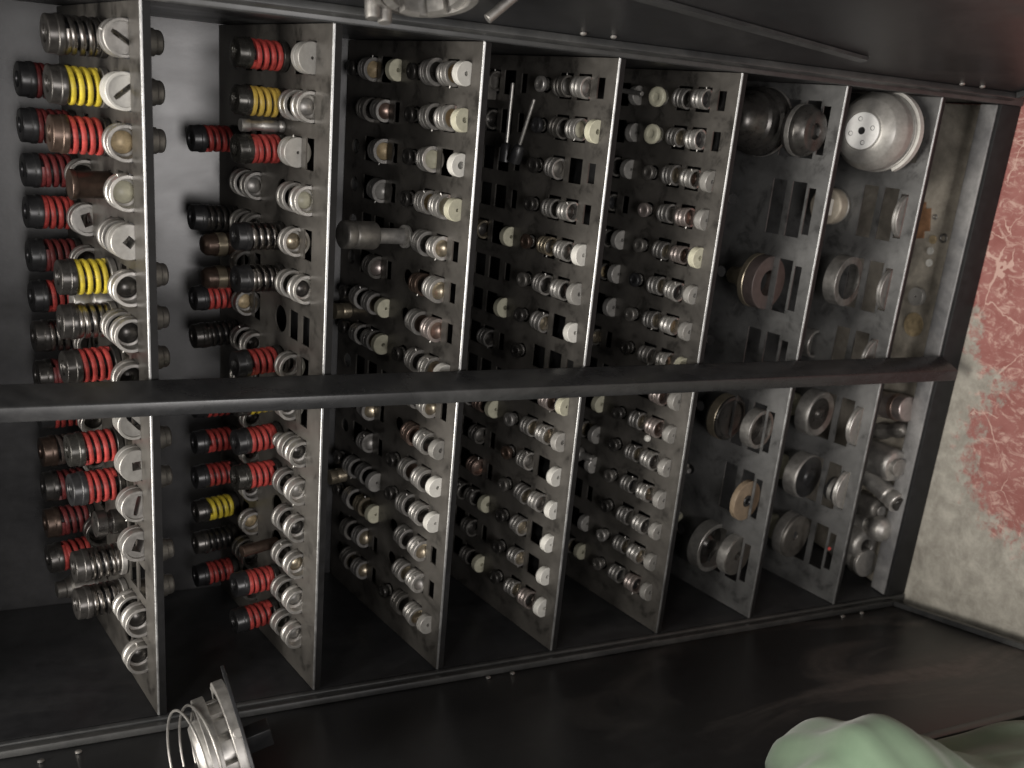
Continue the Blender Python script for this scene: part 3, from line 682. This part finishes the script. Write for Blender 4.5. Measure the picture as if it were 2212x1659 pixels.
# two loose pins with dark heads lying across the fourth shelf
for (xa, sa, xb, sb_, lab) in ((.408, .178, .322, .180, 'longer'), (.388, .126, .322, .150, 'shorter')):
    A, B_ = onshelf(4, xa, sa, .033), onshelf(4, xb, sb_, .033)
    t = empty('headed_pin', A); d_ = B_ - A; t.rotation_euler = d_.to_track_quat('Z', 'Y').to_euler(); Ln = d_.length
    tag(t, '%s polished pin with black head lying across the fourth shelf near its upper end' % lab, 'pin')
    link('shank', lathe('pin_shank%.3f' % Ln, [(0, 0), (.0022, .0004), (.0028, .004), (.0028, Ln)], STEEL, seg=16, c=0), t)
    link('head', lathe('pin_head%.3f' % Ln, [(.0029, Ln - .002), (.0070, Ln), (.0095, Ln + .010), (.0095, Ln + .026), (0, Ln + .026)], BLACK, seg=24), t)
# loose pin and punch on the fifth shelf
A = onshelf(5, CX[0] + .008, .262, .018); B_ = onshelf(5, CX[0] + .002, .165, .024)
t = empty('loose_pin', A); t.rotation_euler = (B_ - A).to_track_quat('Z', 'Y').to_euler()
tag(t, 'grey pin lying toward a cream punch head, first row, fifth shelf', 'pin')
link('shank', lathe('loose_pin', [(0, 0), (.0036, 0), (.0036, .100), (0, .100)], SATIN, seg=16), t)
A = onshelf(5, CX[11] + .012, .235, .016); B_ = onshelf(5, CX[11] + .014, .180, .012)
t = empty('tipped_punch', A); t.rotation_euler = (B_ - A).to_track_quat('Z', 'Y').to_euler()
tag(t, 'tipped silver punch with round head lying in twelfth row, fifth shelf', 'punch')
link('body', lathe('tipped', [(0, 0), (.010, .002), (.0135, .010), (.0135, .020), (.011, .024), (.0065, .027), (.0065, .042), (.004, .050), (0, .052)], SATIN), t)
# bright little bolt end between rows of the fifth shelf
o = link('ball', lathe('ball', [(0, -.006)] + [(.006 * math.sin(a), -.006 * math.cos(a)) for a in [math.pi * q / 10 for q in range(1, 10)]] + [(0, .006)], WHITE, seg=20, c=0)); o.location = onshelf(5, CX[9] - .022, .072, .0062)
tag(o, 'white ball lying between the tenth and eleventh rows, fifth shelf from left', 'ball')
# steel block lying at the first station of the fourth shelf
bm = bmesh.new(); add_box(bm, (-.017, -.017, -.006), (.017, .017, .012)); bmesh.ops.bevel(bm, geom=list(bm.edges), offset=.001, segments=2, affect='EDGES')
o = link('steel_block', finish(bm, 'steel_block', GREY)); place(o, 4, CX[0] - .010, .272, .007)
tag(o, 'dull grey steel block at the upper left end of the fourth shelf', 'block')

# ------------------------------------------------------------------ sixth and seventh shelves: big tooling
def big(i, j, s, h, name, label, cat, prof, m, axis='Y', extra=(), yaw=0, tilt=0, xoff=0.0, seg=48, c=.0008):
    o = link(name, lathe(name + label[:18], prof, m, axis, seg, c))
    place(o, i, CX6[j] + xoff, s, h, yaw, .02)
    if tilt: o.rotation_euler = (o.rotation_euler.to_matrix() @ Euler((tilt, 0, 0)).to_matrix()).to_euler()
    tag(o, label, cat)
    for en, ep, em in extra: link(en, lathe(name + en + label[:18], ep, em, axis, seg, c), o)
    return o
def ringprof(ro, ri, y0, y1): return [(ri, y1), (ro, y1), (ro, y0), (ri, y0), (ri, y1)]
def discprof(ro, y0, y1): return [(0, y1), (ro, y1), (ro, y0), (0, y0)]
big(6, 0, .135, 0, 'punch_holder', 'large dark stepped punch holder at the upper end of the sixth shelf', 'punch holder',
    [(0, -.01), (.03, -.01), (.03, 0), (.053, .001), (.053, .010), (.050, .011), (.050, .016), (.053, .017), (.053, .024), (.046, .027), (.046, .046), (.041, .050), (.036, .066), (.030, .080), (.022, .088), (0, .090)], DARK, 'Z',
    (('bright_band', [(.0535, .003), (.0542, .003), (.0542, .008), (.0535, .008)], SATIN),), xoff=.005)
big(6, 0, .052, .010, 'large_die', 'large polished dark die standing in slots at the upper end of sixth shelf', 'die',
    [(0, .020), (.034, .020), (.039, .014), (.039, -.006), (.030, -.020), (.012, -.020), (.011, -.014), (0, -.014)], DARK, 'Y', (('rear_band', [(.0391, .002), (.0396, .002), (.0396, .010), (.0391, .010)], SATIN),), xoff=-.002, seg=24)
big(6, 2, .083, .004, 'large_ring', 'big pinkish brown ring standing in third station of the sixth shelf', 'ring', ringprof(.044, .021, -.010, .010), mat('pinkish_dull_ring', (0.095, 0.076, 0.071), 0.3, 0.5, 0.2, 70), 'Y',
    (('brass_rim', ringprof(.0446, .0425, .0102, .020), GOLD),))
big(6, 2, .125, .006, 'tapered_punch', 'brassy tapered punch behind the pinkish brown ring, sixth shelf', 'punch', [(0, .03), (.006, .03), (.014, .022), (.016, .002), (.020, 0), (.020, -.016), (0, -.016)], GOLD, 'Y')
big(6, 4, .112, .004, 'large_die', 'dark die with brassy rim, fifth station of the sixth shelf', 'die', [(0, .014), (.040, .014), (.040, -.010), (.034, -.012), (.030, -.008), (.010, -.008), (0, -.008)], DARK, 'Y', (('brass_rim', ringprof(.0408, .0400, -.006, .010), GOLD),))
big(6, 4, .049, .002, 'large_ring', 'dark hollow ring near the edge, fifth station of the sixth shelf', 'ring', ringprof(.034, .027, -.010, .010), SATIN, 'Y', (('core', [(.0268, .008), (.012, .006), (0, .004)], DARK),))
big(6, 5, .044, .006, 'washer_disc', 'tan washer disc with black centre standing in sixth shelf', 'washer', ringprof(.036, .0105, -.005, .005), mat('tan_worn_disc', (0.21, 0.16, 0.11), 0.1, 0.5, 0.25, 70), 'Y', (('bush', ringprof(.0104, .0055, -.0062, .006), BLACK),), xoff=-.008)
big(6, 5, .185, .010, 'hex_nut', 'small grey nut lying near the rear, sixth shelf', 'nut', [(.006, -.006), (.013, -.006), (.013, .006), (.006, .006), (.006, -.006)], SATIN, 'Y', (('stud', [(0, -.017), (.0055, -.017), (.0055, .005), (0, .005)], SATIN),), seg=6)
big(6, 6, .098, .010, 'large_ring', 'largest bright-rimmed ring at the lower end of the sixth shelf', 'ring', ringprof(.046, .0385, -.012, .013), GOLD if False else STEEL, 'Y', (('core', [(.038, .006), (.020, .004), (.014, -.004), (.006, -.005), (0, -.005)], DARK),), xoff=.004)
big(6, 6, .049, .004, 'large_die', 'grey holed die in front of the bright-rimmed ring, sixth shelf', 'die', [(0, .010), (.036, .010), (.036, -.010), (.0085, -.010), (.0085, .002), (0, .002)], GREY, 'Y', (('steel_rim', ringprof(.0366, .0358, -.008, .009), STEEL),), xoff=.008)
big(6, 6, .185, .012, 'loose_roller', 'cream roller at the lower left end of the sixth shelf', 'roller', discprof(.011, -.014, .014), CREAM, 'Y', (('end_pin', discprof(.004, -.020, -.0142), STEEL),), xoff=.022, yaw=1.0)
# seventh shelf
DOME = big(7, 0, .070, .062, 'domed_tool', 'large bright domed tool with holed white face at the seventh shelf', 'tool holder',
    [(0, -.045), (.045, -.045), (.062, -.036), (.0625, -.022), (.057, -.020), (.057, -.014), (.0615, -.012), (.0605, .002), (.050, .020), (.034, .030), (.0305, .0305), (.0300, .029), (0, .029)], DIEGREY, 'Z',
    (), xoff=.006)
bm = bmesh.new(); NB = 44; prevq = None
for q in range(NB + 1):
    a = -2.6 + 5.0 * q / NB
    ring_ = [bm.verts.new((r * math.cos(a), r * math.sin(a), z)) for r, z in ((.0622, -.036), (.0672, -.036), (.0672, -.024), (.0622, -.024))]
    if prevq:
        for e_ in range(4): bm.faces.new([prevq[e_], ring_[e_], ring_[(e_ + 1) % 4], prevq[(e_ + 1) % 4]])
    else: bm.faces.new(ring_)
    prevq = ring_
bm.faces.new(prevq[::-1])
link('split_band', finish(bm, 'split_band', WHITE), DOME)
face = link('face_plate', shaped_disc('dome_face', .0285, -.0325, -.0285, mat('lit_white_face', (0.82, 0.82, 0.80), 0.0, 0.3, 0.06, 80), 'round', (.0058,), .003, groove=False), DOME); face.rotation_euler = (-math.pi / 2, 0, 0)  # near-white colour stands in for the strong light on this face
for a in range(4):
    q = link('bolt_hole_shade', lathe('bolt_hole_shade', [(0, .0322), (.0026, .0322), (.0033, .0328), (.0037, .0330)], BLACK, seg=16, c=0), DOME)  # shallow black dish painted in for the shade of each hole
    q.location = (.0185 * math.cos(a * math.pi / 2 + .3), .0185 * math.sin(a * math.pi / 2 + .3), 0)
link('hub_bore_shade', lathe('hub_bore_shade', [(0, .0300), (.0054, .0300), (.0057, .0328)], BLACK, seg=24, c=0), DOME)  # black cup set in the centre hole as its inner shade
dz = (CAM_POS - DOME.location).normalized(); upv = (Vector((0, 0, 1)) - dz * dz.z).normalized(); dz = (dz * math.cos(.50) + upv * math.sin(.50)).normalized()
DOME.rotation_euler = dz.to_track_quat('Z', 'Y').to_euler()
big(7, 1, .150, 0, 'capped_cylinder', 'tan capped cylinder with white block, second station of the seventh shelf', 'punch', [(0, -.01), (.02, -.01), (.02, 0), (.031, .001), (.031, .028), (.028, .030), (0, .030)], mat('tan_grey_cap', (0.36, 0.32, 0.26), 0.3, 0.45, 0.2, 70), 'Z', (('rim', ringprof(.0316, .030, .003, .008), SATIN),))
bm = bmesh.new(); add_box(bm, (-.014, -.016, .0305), (.014, .008, .040)); bmesh.ops.bevel(bm, geom=list(bm.edges), offset=.001, segments=2, affect='EDGES')
o = link('white_block', finish(bm, 'white_block', WHITE)); o.parent = [q for q in COL.objects if q.name.startswith('capped_cylinder')][0]
for j, lab in ((1, 'second'), (2, 'third'), (3, 'fourth'), (4, 'fifth'), (5, 'sixth')):
    big(7, j, .026, -.016 if j in (1, 2) else -.009, 'thin_disc', 'thin disc sunk edge-up in the narrow slot, %s station of the seventh shelf' % lab, 'disc', [(0, .0045), (.036, .0045), (.036, .001), (.0345, .0005), (.0345, -.0005), (.036, -.001), (.036, -.0045), (0, -.0045)], STEEL if j > 2 else SATIN, 'Y')
big(7, 2, .105, .002, 'large_ring', 'dark hollow ring, third station from top of the seventh shelf', 'ring', ringprof(.044, .031, -.012, .012), SATIN, 'Y', (('core', [(.0308, .008), (0, .007)], BLACK),))
t = big(7, 2, .165, .0, 'upright_pin', 'bright slim pin above the dark hollow ring, seventh shelf', 'pin', [(0, 0), (.0030, 0), (.0030, .050), (.0016, .056), (0, .058)], STEEL, 'Z', (), seg=16, yaw=0, xoff=.004)
t.rotation_euler = (TILT, math.radians(86), 0); t.location = onshelf(7, CX6[2] - .022, .165, .030)
big(7, 3, .145, .002, 'cup_ring', 'silver cup ring above the centre post, seventh shelf', 'ring', [(0, .012), (.026, .012), (.026, -.012), (.021, -.012), (.020, -.002), (0, -.002)], STEEL, 'Y')
big(7, 4, .155, .010, 'cream_roller', 'cream rounded roller left of the steel die just under the centre post', 'roller', [(0, .016), (.016, .015), (.021, .008), (.021, -.008), (.017, -.014), (0, -.016)], CREAM, 'Y', (('hub', discprof(.006, -.020, -.015), SATIN),), xoff=.004)
big(7, 4, .108, .004, 'large_die', 'steel-rimmed dark die, fifth station of the seventh shelf', 'die', [(0, .014), (.043, .014), (.043, -.010), (.040, -.013), (.034, -.010), (.024, -.006), (0, -.006)], SATIN, 'Y', (('core', [(.030, -.0090), (.012, -.0082), (.010, -.014), (0, -.016)], DARK),))
big(7, 5, .155, .006, 'cream_roller', 'cream flat roller in the sixth station of the seventh shelf', 'roller', [(0, .010), (.020, .009), (.024, .004), (.024, -.006), (.021, -.010), (0, -.010)], CREAM, 'Y', (('hub', discprof(.005, -.013, -.0102), SATIN),))
big(7, 5, .108, .004, 'large_die', 'black-faced die, sixth station of the seventh shelf', 'die', [(0, .014), (.043, .014), (.043, -.010), (.041, -.013), (0, -.012)], SATIN, 'Y', (('core', [(.040, -.0135), (.018, -.0135), (.015, -.018), (0, -.020)], BLACK),))
big(7, 5, .050, -.018, 'sunk_die', 'small black die sunk in a wide slot of the seventh shelf', 'die', [(0, .010), (.022, .010), (.022, -.010), (.006, -.010), (.006, .0), (0, .0)], BLACK, 'Y', (('rim', ringprof(.0226, .0221, -.004, .004), SATIN),), xoff=-.012)
big(7, 6, .150, .004, 'cream_roller', 'cream thin roller at the lower end of the seventh shelf', 'roller', [(0, .008), (.022, .008), (.024, .003), (.024, -.006), (.021, -.008), (0, -.008)], CREAM, 'Y', (('hub', discprof(.005, -.012, -.0082), SATIN),))
big(7, 6, .108, .004, 'large_die', 'grey steel die with dished face at the lower end of the seventh shelf', 'die', [(0, .014), (.043, .014), (.043, -.010), (.041, -.013), (.020, -.009), (.009, -.009), (.009, -.004), (0, -.004)], GREY, 'Y', (('bright_rim', ringprof(.0436, .0430, -.006, .012), STEEL),))
o = link('red_chip', lathe('red_chip', [(0, 0), (.0035, .0), (.003, .0012), (0, .0014)], RED, seg=7, c=0)); o.location = onshelf(7, CX6[6] + .005, .028, .0002); o.rotation_euler = (TILT, 0, 0)
tag(o, 'tiny red chip lying near the lower end of the seventh shelf', 'chip')

# ------------------------------------------------------------------ loose tools in the bottom tray
ZTRAY = ZR - 0.018
def loose(name, label, cat, x, y, yaw, prof, m, r, extra=(), pitch=0.0, seg=36):
    K = 1.36; prof = [(a * K, c_ * K) for a, c_ in prof]; extra = [(n_, [(a * K, c_ * K) for a, c_ in p_], m_) for n_, p_, m_ in extra]; r *= K
    o = link(name, lathe(name + label[:22], prof, m, 'Y', seg, .0008))
    o.location = (x, y - .004, ZTRAY + r); o.rotation_euler = (pitch, 0, yaw); tag(o, label, cat, 'loose tools in the bottom tray')
    for en, ep, em in extra: link(en, lathe(name + en + label[:16], ep, em, 'Y', seg, .0005), o)
    return o
loose('loose_cylinder', 'pinkish steel cylinder lying in the bottom tray below the centre post', 'cylinder', -.093, .082, .18, [(0, .034), (.017, .034), (.018, .010), (.0165, .009), (.0165, .006), (.018, .005), (.018, -.030), (.0165, -.034), (0, -.034)], PINK, .018, (('collar', ringprof(.0186, .0178, -.020, -.012), COPPER),))
loose('loose_cylinder', 'fat bright cylinder in the bottom tray beside the polished long rod', 'cylinder', -.196, .078, .05, [(0, .036), (.021, .036), (.023, .033), (.023, -.030), (.020, -.036), (0, -.036)], STEEL, .023, (('end_cap', discprof(.012, -.042, -.0362), SATIN),))
loose('loose_rod', 'polished long rod lying slanted in the bottom tray', 'rod', -.248, .078, -.25, [(0, .042), (.012, .042), (.014, .038), (.014, -.028), (.0125, -.030), (.0125, -.034), (.0145, -.035), (.0145, -.046), (0, -.046)], STEEL, .0145, (('dark_end', discprof(.010, -.050, -.0462), DARK),))
loose('loose_cylinder', 'dull grey short cylinder between rod and bolt in the bottom tray', 'cylinder', -.297, .082, .1, [(0, .024), (.015, .024), (.016, .020), (.016, -.018), (.0135, -.022), (0, -.022)], GREY, .016, (('face', discprof(.008, -.026, -.0222), SATIN),))
loose('ball_bolt', 'steel bolt with a rounded ball head in the bottom tray', 'bolt', -.330, .074, .15, [(0, .034), (.009, .034), (.010, .030), (.010, -.010), (.0105, -.014), (.0165, -.018), (.0185, -.026), (.0165, -.034), (.009, -.040), (0, -.041)], SATIN, .0185, (('shank_ring', ringprof(.0125, .0098, -.006, -.001), STEEL),))
loose('short_bush', 'short tan steel bush in the bottom tray', 'bush', -.372, .078, .1, [(.010, .016), (.021, .016), (.0225, .013), (.0225, -.012), (.020, -.016), (.010, -.016), (.010, .016)], SATIN, .0225, (('bore', [(.0099, .015), (.0099, -.010), (0, -.010)], DARK),))
loose('loose_cylinder', 'bright cylinder nearest the left door in the bottom tray', 'cylinder', -.408, .086, .1, [(0, .034), (.013, .034), (.0145, .030), (.0145, -.004), (.019, -.006), (.020, -.010), (.020, -.026), (0, -.026)], STEEL, .020, (('end_ring', ringprof(.0205, .0198, -.022, -.014), GREY),))
loose('loose_slug', 'pale crumpled slug under the polished rod in the bottom tray', 'slug', -.272, .066, .8, [(0, .024), (.006, .022), (.008, .010), (.006, -.004), (.008, -.014), (.005, -.022), (0, -.024)], CREAM, .008, seg=9)
loose('loose_slug', 'grey crumpled slug beside the pinkish cylinder in the bottom tray', 'slug', -.140, .075, .4, [(0, .030), (.010, .028), (.013, .012), (.009, -.002), (.012, -.016), (.008, -.028), (0, -.030)], GREY, .012, seg=9)
def lying_disc(label, x, y, r, h, m, hole=.002, col='disc', name='washer'):
    o = link(name, lathe(name + label[:14], [(hole, 0), (r, 0), (r, h), (hole, h), (hole, 0)], m, 'Z', 28, .0004)); o.location = (x, y, ZTRAY + .0005); tag(o, label, col, 'loose tools in the bottom tray')
lying_disc('pale round disc lying in the tray above the centre post', .112, .087, .0165, .010, DIEGREY, .0022)
lying_disc('small pale slug left of its twin, tray upper part', .196, .083, .0068, .003, WHITE, .0005)
lying_disc('small pale slug right of its twin, tray upper part', .175, .080, .0066, .003, WHITE, .0005)
lying_disc('small rusty slug beside the two pale slugs, bottom tray', .216, .083, .0075, .003, TAN, .0006)
lying_disc('little ring washer at the upper part of the bottom tray', .222, .062, .0085, .002, SATIN, .005)
lying_disc('tiny grey washer highest in the bottom tray', .255, .090, .005, .0016, SATIN, .0024)
lying_disc('flat tan residue disc near the centre post in the tray', .060, .085, .022, .0015, TAN, .001)
bm = bmesh.new(); add_box(bm, (-.032, -.020, 0), (.032, .020, .0025)); bmesh.ops.bevel(bm, geom=[e for e in bm.edges if abs(e.verts[0].co.z - e.verts[1].co.z) > .001], offset=.012, segments=4, affect='EDGES')
o = link('rusty_offcut', finish(bm, 'rusty_offcut', mat('rusty_sheet', (0.28, 0.15, 0.08), 0.2, 0.6, 0.4, 60))); o.location = (.245, .118, ZTRAY + .001); o.rotation_euler = (0, 0, .2)
tag(o, 'rusty rounded sheet offcut lying in the bottom tray', 'offcut')

# ------------------------------------------------------------------ doors
def door(name_label, hinge, d, width):
    d = Vector((d[0], d[1], 0)).normalized()
    ang = math.atan2(d.y, d.x)
    return hinge, d, ang, width
LH, LD = Vector((-0.462, -0.010, 0)), Vector((.125, -.463, 0)).normalized()
RH, RD = Vector((0.464, -0.010, 0)), Vector((.27, -.96, 0)).normalized()
def make_door(H, D, side, width):
    ang = math.atan2(D.y, D.x)
    root = empty('door', (H.x, H.y, ZR - .012), (0, 0, ang)); cabpart(root)
    sg = 1 if side == 'left' else -1           # inner face is on +Y (left door) / -Y (right door) of the leaf's frame
    y0, y1 = (-.018, 0.0) if sg > 0 else (0.0, .018)
    box('leaf', (0.0, y0, 0), (width, y1, ZT - ZR), DOORP if sg > 0 else DOORR, root, .0012)
    yi0, yi1 = (0.0005, .010) if sg > 0 else (-.010, -.0005)
    box('hinge_flange', (0.001, yi0, 0.002), (.016, yi1, ZT - ZR - .002), FRAMEP, root, .001)
    box('bottom_flange', (0.017, yi0, 0.0), (width - .017, yi1, .010), FRAMEP, root, .001)
    box('edge_flange', (width - .016, yi0, 0.0), (width, yi1, ZT - ZR - .002), FRAMEP, root, .001)
    return root, sg
ldoor, _ = make_door(LH, LD, 'left', .475)
rdoor, _ = make_door(RH, RD, 'right', .475)
def screw(root, sg, a, z):
    o = link('screw', lathe('door_screw', [(0, 0), (.0042, 0), (.0042, .0012), (.003, .0026), (0, .0032)], SATIN, seg=18, c=0), root)
    o.location = (a, sg * .0005, z - (ZR - .012)); o.rotation_euler = (-sg * math.pi / 2, 0, 0)
for a, z in ((.036, 1.347), (.044, 1.389), (.024, .784), (.024, .744), (.024, .090), (.024, .045)): screw(ldoor, 1, a, z)
for a, z in ((.026, .739), (.028, .697), (.024, .086), (.024, .043)): screw(rdoor, -1, a, z)
# slanting stiffener bar on the right-hand door
A, B_ = Vector((.172, 0, .80)), Vector((.070, 0, .325))
d_ = B_ - A; Lb = d_.length
bm = bmesh.new(); add_box(bm, (-.007, -.005, 0), (.007, 0, Lb)); bmesh.ops.bevel(bm, geom=list(bm.edges), offset=.001, segments=2, affect='EDGES')
o = link('stiffener_bar', finish(bm, 'stiffener_bar', FRAMEP), rdoor); o.location = (A.x, -.0006, A.z - (ZR - .012)); o.rotation_euler = (0, math.atan2(d_.x, d_.z), 0)

# ---- tools hung on the doors
def doorpt(H, D, side, a, off, z):
    n = Vector((-D.y, D.x, 0)) if side == 'left' else Vector((D.y, -D.x, 0))
    return H + D * a + n * off + Vector((0, 0, z))
# left door: round bracket plate carrying a notched clamp ring and a wire spring
P0 = Vector((-.385, -.165, 1.158))
o = link('round_bracket', lathe('round_bracket', [(0, 0), (.094, 0), (.094, .004), (0, .004)], PAINT, 'Z', 56)); o.location = P0; o.rotation_euler = (.06, -.22, 0)
tag(o, 'dark round bracket plate on the left door carrying a notched ring', 'bracket')
box('arm', (-.012, -.012, -.030), (.012, .012, -.0005), PAINT, o, .001)
def notched(bm, r0, r1, z0, z1, n, duty=.62):
    for q in range(n):
        a0 = 2 * math.pi * q / n; st = 8
        for u in range(st):
            a, b_ = a0 + 2 * math.pi / n * duty * u / st, a0 + 2 * math.pi / n * duty * (u + 1) / st
            P = [(r * math.cos(t), r * math.sin(t), z) for t in (a, b_) for r in (r0, r1) for z in (z0, z1)]
            v = [bm.verts.new(p) for p in P]
            for f in ((0, 1, 3, 2), (4, 6, 7, 5), (0, 4, 5, 1), (2, 3, 7, 6), (1, 5, 7, 3), (0, 2, 6, 4)): bm.faces.new([v[x] for x in f])
    bmesh.ops.remove_doubles(bm, verts=bm.verts, dist=1e-5)
t = empty('clamp_ring', P0 + Vector((0, 0, .006)), (.06, -.22, .3))
tag(t, 'bright notched clamp ring on the round bracket of the left door', 'clamp ring')
link('base_ring', lathe('clamp_base', ringprof(.078, .064, .0, .013), SATIN, 'Z', 56), t)
bm = bmesh.new(); notched(bm, .052, .059, .0125, .026, 14); link('notched_ring', finish(bm, 'notched_ring', STEEL), t)
link('top_ring', lathe('clamp_top', ringprof(.067, .056, .0265, .040), SATIN, 'Z', 56), t)
link('hub', lathe('clamp_hub', [(.018, .002), (.040, .002), (.044, .010), (.044, .044), (.038, .052), (.018, .052), (.018, .002)], STEEL, 'Z', 48), t)
for q in range(3):
    s_ = link('set_screw', lathe('set_screw', [(0, 0), (.004, 0), (.004, .014), (.006, .015), (.006, .020), (0, .020)], SATIN, seg=16), t)
    a = q * 2.1 + 1.0; s_.location = (.073 * math.cos(a), .073 * math.sin(a), .006); s_.rotation_euler = (0, math.pi / 2, a)
bm = bmesh.new(); 
def wire_coil(bm, r0, r1, z0, z1, turns, wr, seg=40):
    prev = None; n = int(turns * seg)
    for i in range(n + 1):
        u = i / n; a = 2 * math.pi * turns * u; r = r0 + (r1 - r0) * u; z = z0 + (z1 - z0) * u
        ring = [bm.verts.new(((r + wr * math.cos(b_)) * math.cos(a), (r + wr * math.cos(b_)) * math.sin(a), z + wr * math.sin(b_))) for b_ in [2 * math.pi * q / 8 for q in range(8)]]
        if prev:
            for q in range(8): bm.faces.new([prev[q], ring[q], ring[(q + 1) % 8], prev[(q + 1) % 8]])
        prev = ring
wire_coil(bm, .062, .060, .040, .078, 2.6, .0016)
o = link('wire_spring', finish(bm, 'wire_spring', STEEL, 60)); o.location = P0 + Vector((0, 0, .003)); o.rotation_euler = (.08, -.26, 1.2)
tag(o, 'loose bright wire coil spring sitting on the notched clamp ring', 'spring')
# right door: hanging split ring and a rod
P1 = doorpt(RH, RD, 'right', .150, .022, .985)
angR = math.atan2(RD.y, RD.x)
t = empty('split_ring', P1, (0, 0, angR)); tag(t, 'grey split clamp ring hanging on the right door at the photo top', 'clamp ring')
link('outer_ring', lathe('split_outer', ringprof(.054, .046, -.012, .010), SATIN, 'Y', 56), t)
bm = bmesh.new(); notched(bm, .036, .0455, -.010, .006, 9, .7); q = link('notched_ring', finish(bm, 'notched_split', STEEL), t); q.rotation_euler = (math.pi / 2, 0, .2)
for sx, sz in ((-.048, .030), (-.040, .045)):
    q = link('clip', lathe('clip', [(0, -.012), (.007, -.012), (.008, -.006), (.008, .012), (.005, .016), (0, .016)], SATIN, 'Y', 20), t); q.location = (sx, -.012, sz)
bm = bmesh.new(); add_lathe(bm, [(0, 0), (.0055, 0), (.0055, .11), (0, .11)], 'Z', 18)
o = link('hook_rod', finish(bm, 'hook_rod', SATIN)); A = Vector((.464, -.125, .902)); B_ = Vector((.50, -.125, .862))
o.location = A; o.rotation_euler = (B_ - A).to_track_quat('Z', 'Y').to_euler(); tag(o, 'short grey rod on the right door beside the split ring', 'rod')

# ------------------------------------------------------------------ green cloth hanging in front of the left door
cl, N, L, b = node_mat('pale_green_cotton')
tc = N.new('ShaderNodeTexCoord'); v = tc.outputs['Object']
L.new(ramp(N, L, noise(N, L, v, 14, 6, 0.6), [(0.3, (0.135, 0.205, 0.132)), (0.7, (0.185, 0.26, 0.175))]), b.inputs['Base Color'])
b.inputs['Roughness'].default_value = 0.9; b.inputs['Sheen Weight'].default_value = 0.3
wv = N.new('ShaderNodeTexWave'); wv.inputs['Scale'].default_value = 420; wv.inputs['Distortion'].default_value = 1.5; L.new(v, wv.inputs['Vector'])
bp = N.new('ShaderNodeBump'); bp.inputs['Strength'].default_value = 0.12; bp.inputs['Distance'].default_value = 0.0006; L.new(wv.outputs['Fac'], bp.inputs['Height']); L.new(bp.outputs[0], b.inputs['Normal'])
def lerp(tab, q):
    for (a, va), (c, vc) in zip(tab, tab[1:]):
        if a <= q <= c:
            u = (q - a) / (c - a); u = u * u * (3 - 2 * u); return va + (vc - va) * u
    return tab[0][1] if q < tab[0][0] else tab[-1][1]
bm = bmesh.new(); NZ, NA = 110, 150; rows = []
CLX, CLY = -0.50, -0.57
EDGE_X = [(-.088, -.325), (.10, -.312), (.25, -.292), (.33, -.286), (.405, -.276), (.455, -.258), (.50, -.232), (.54, -.212), (.575, -.224), (.605, -.262), (.64, -.315), (.69, -.355), (.73, -.40), (.80, -.46)]
for iz in range(NZ + 1):
    z = ZF + .002 + (0.80 - ZF) * iz / NZ
    rx = lerp(EDGE_X, z) - CLX
    row = []
    for ia in range(NA):
        a = 2 * math.pi * ia / NA
        fold = .010 * math.sin(5 * a + 6 * z) + .007 * math.sin(9 * a - 14 * z + 1.0) + .012 * math.sin(3 * a + 22 * z) * (1 if z < .45 else .6)
        crease = .012 * (.5 + .5 * math.cos(5 * a - 15 * z + 1.6)) ** 3 + .006 * (.5 + .5 * math.cos(8 * a + 19 * z)) ** 3
        rr = rx + (fold + crease * 1.4) * min(1, abs(math.sin(a)) * 1.3 + .25)
        row.append(bm.verts.new((CLX + rr * math.cos(a), CLY + rr * .62 * math.sin(a), z)))
    rows.append(row)
for A, B_ in zip(rows, rows[1:]):
    for i in range(NA): bm.faces.new([A[i], A[(i + 1) % NA], B_[(i + 1) % NA], B_[i]])
bm.faces.new(rows[-1]); bm.faces.new(rows[0][::-1])
o = link('green_cloth', finish(bm, 'green_cloth', cl, 80))
tag(o, 'pale green cloth hanging in folds in front of the left door, lower right corner', 'cloth')
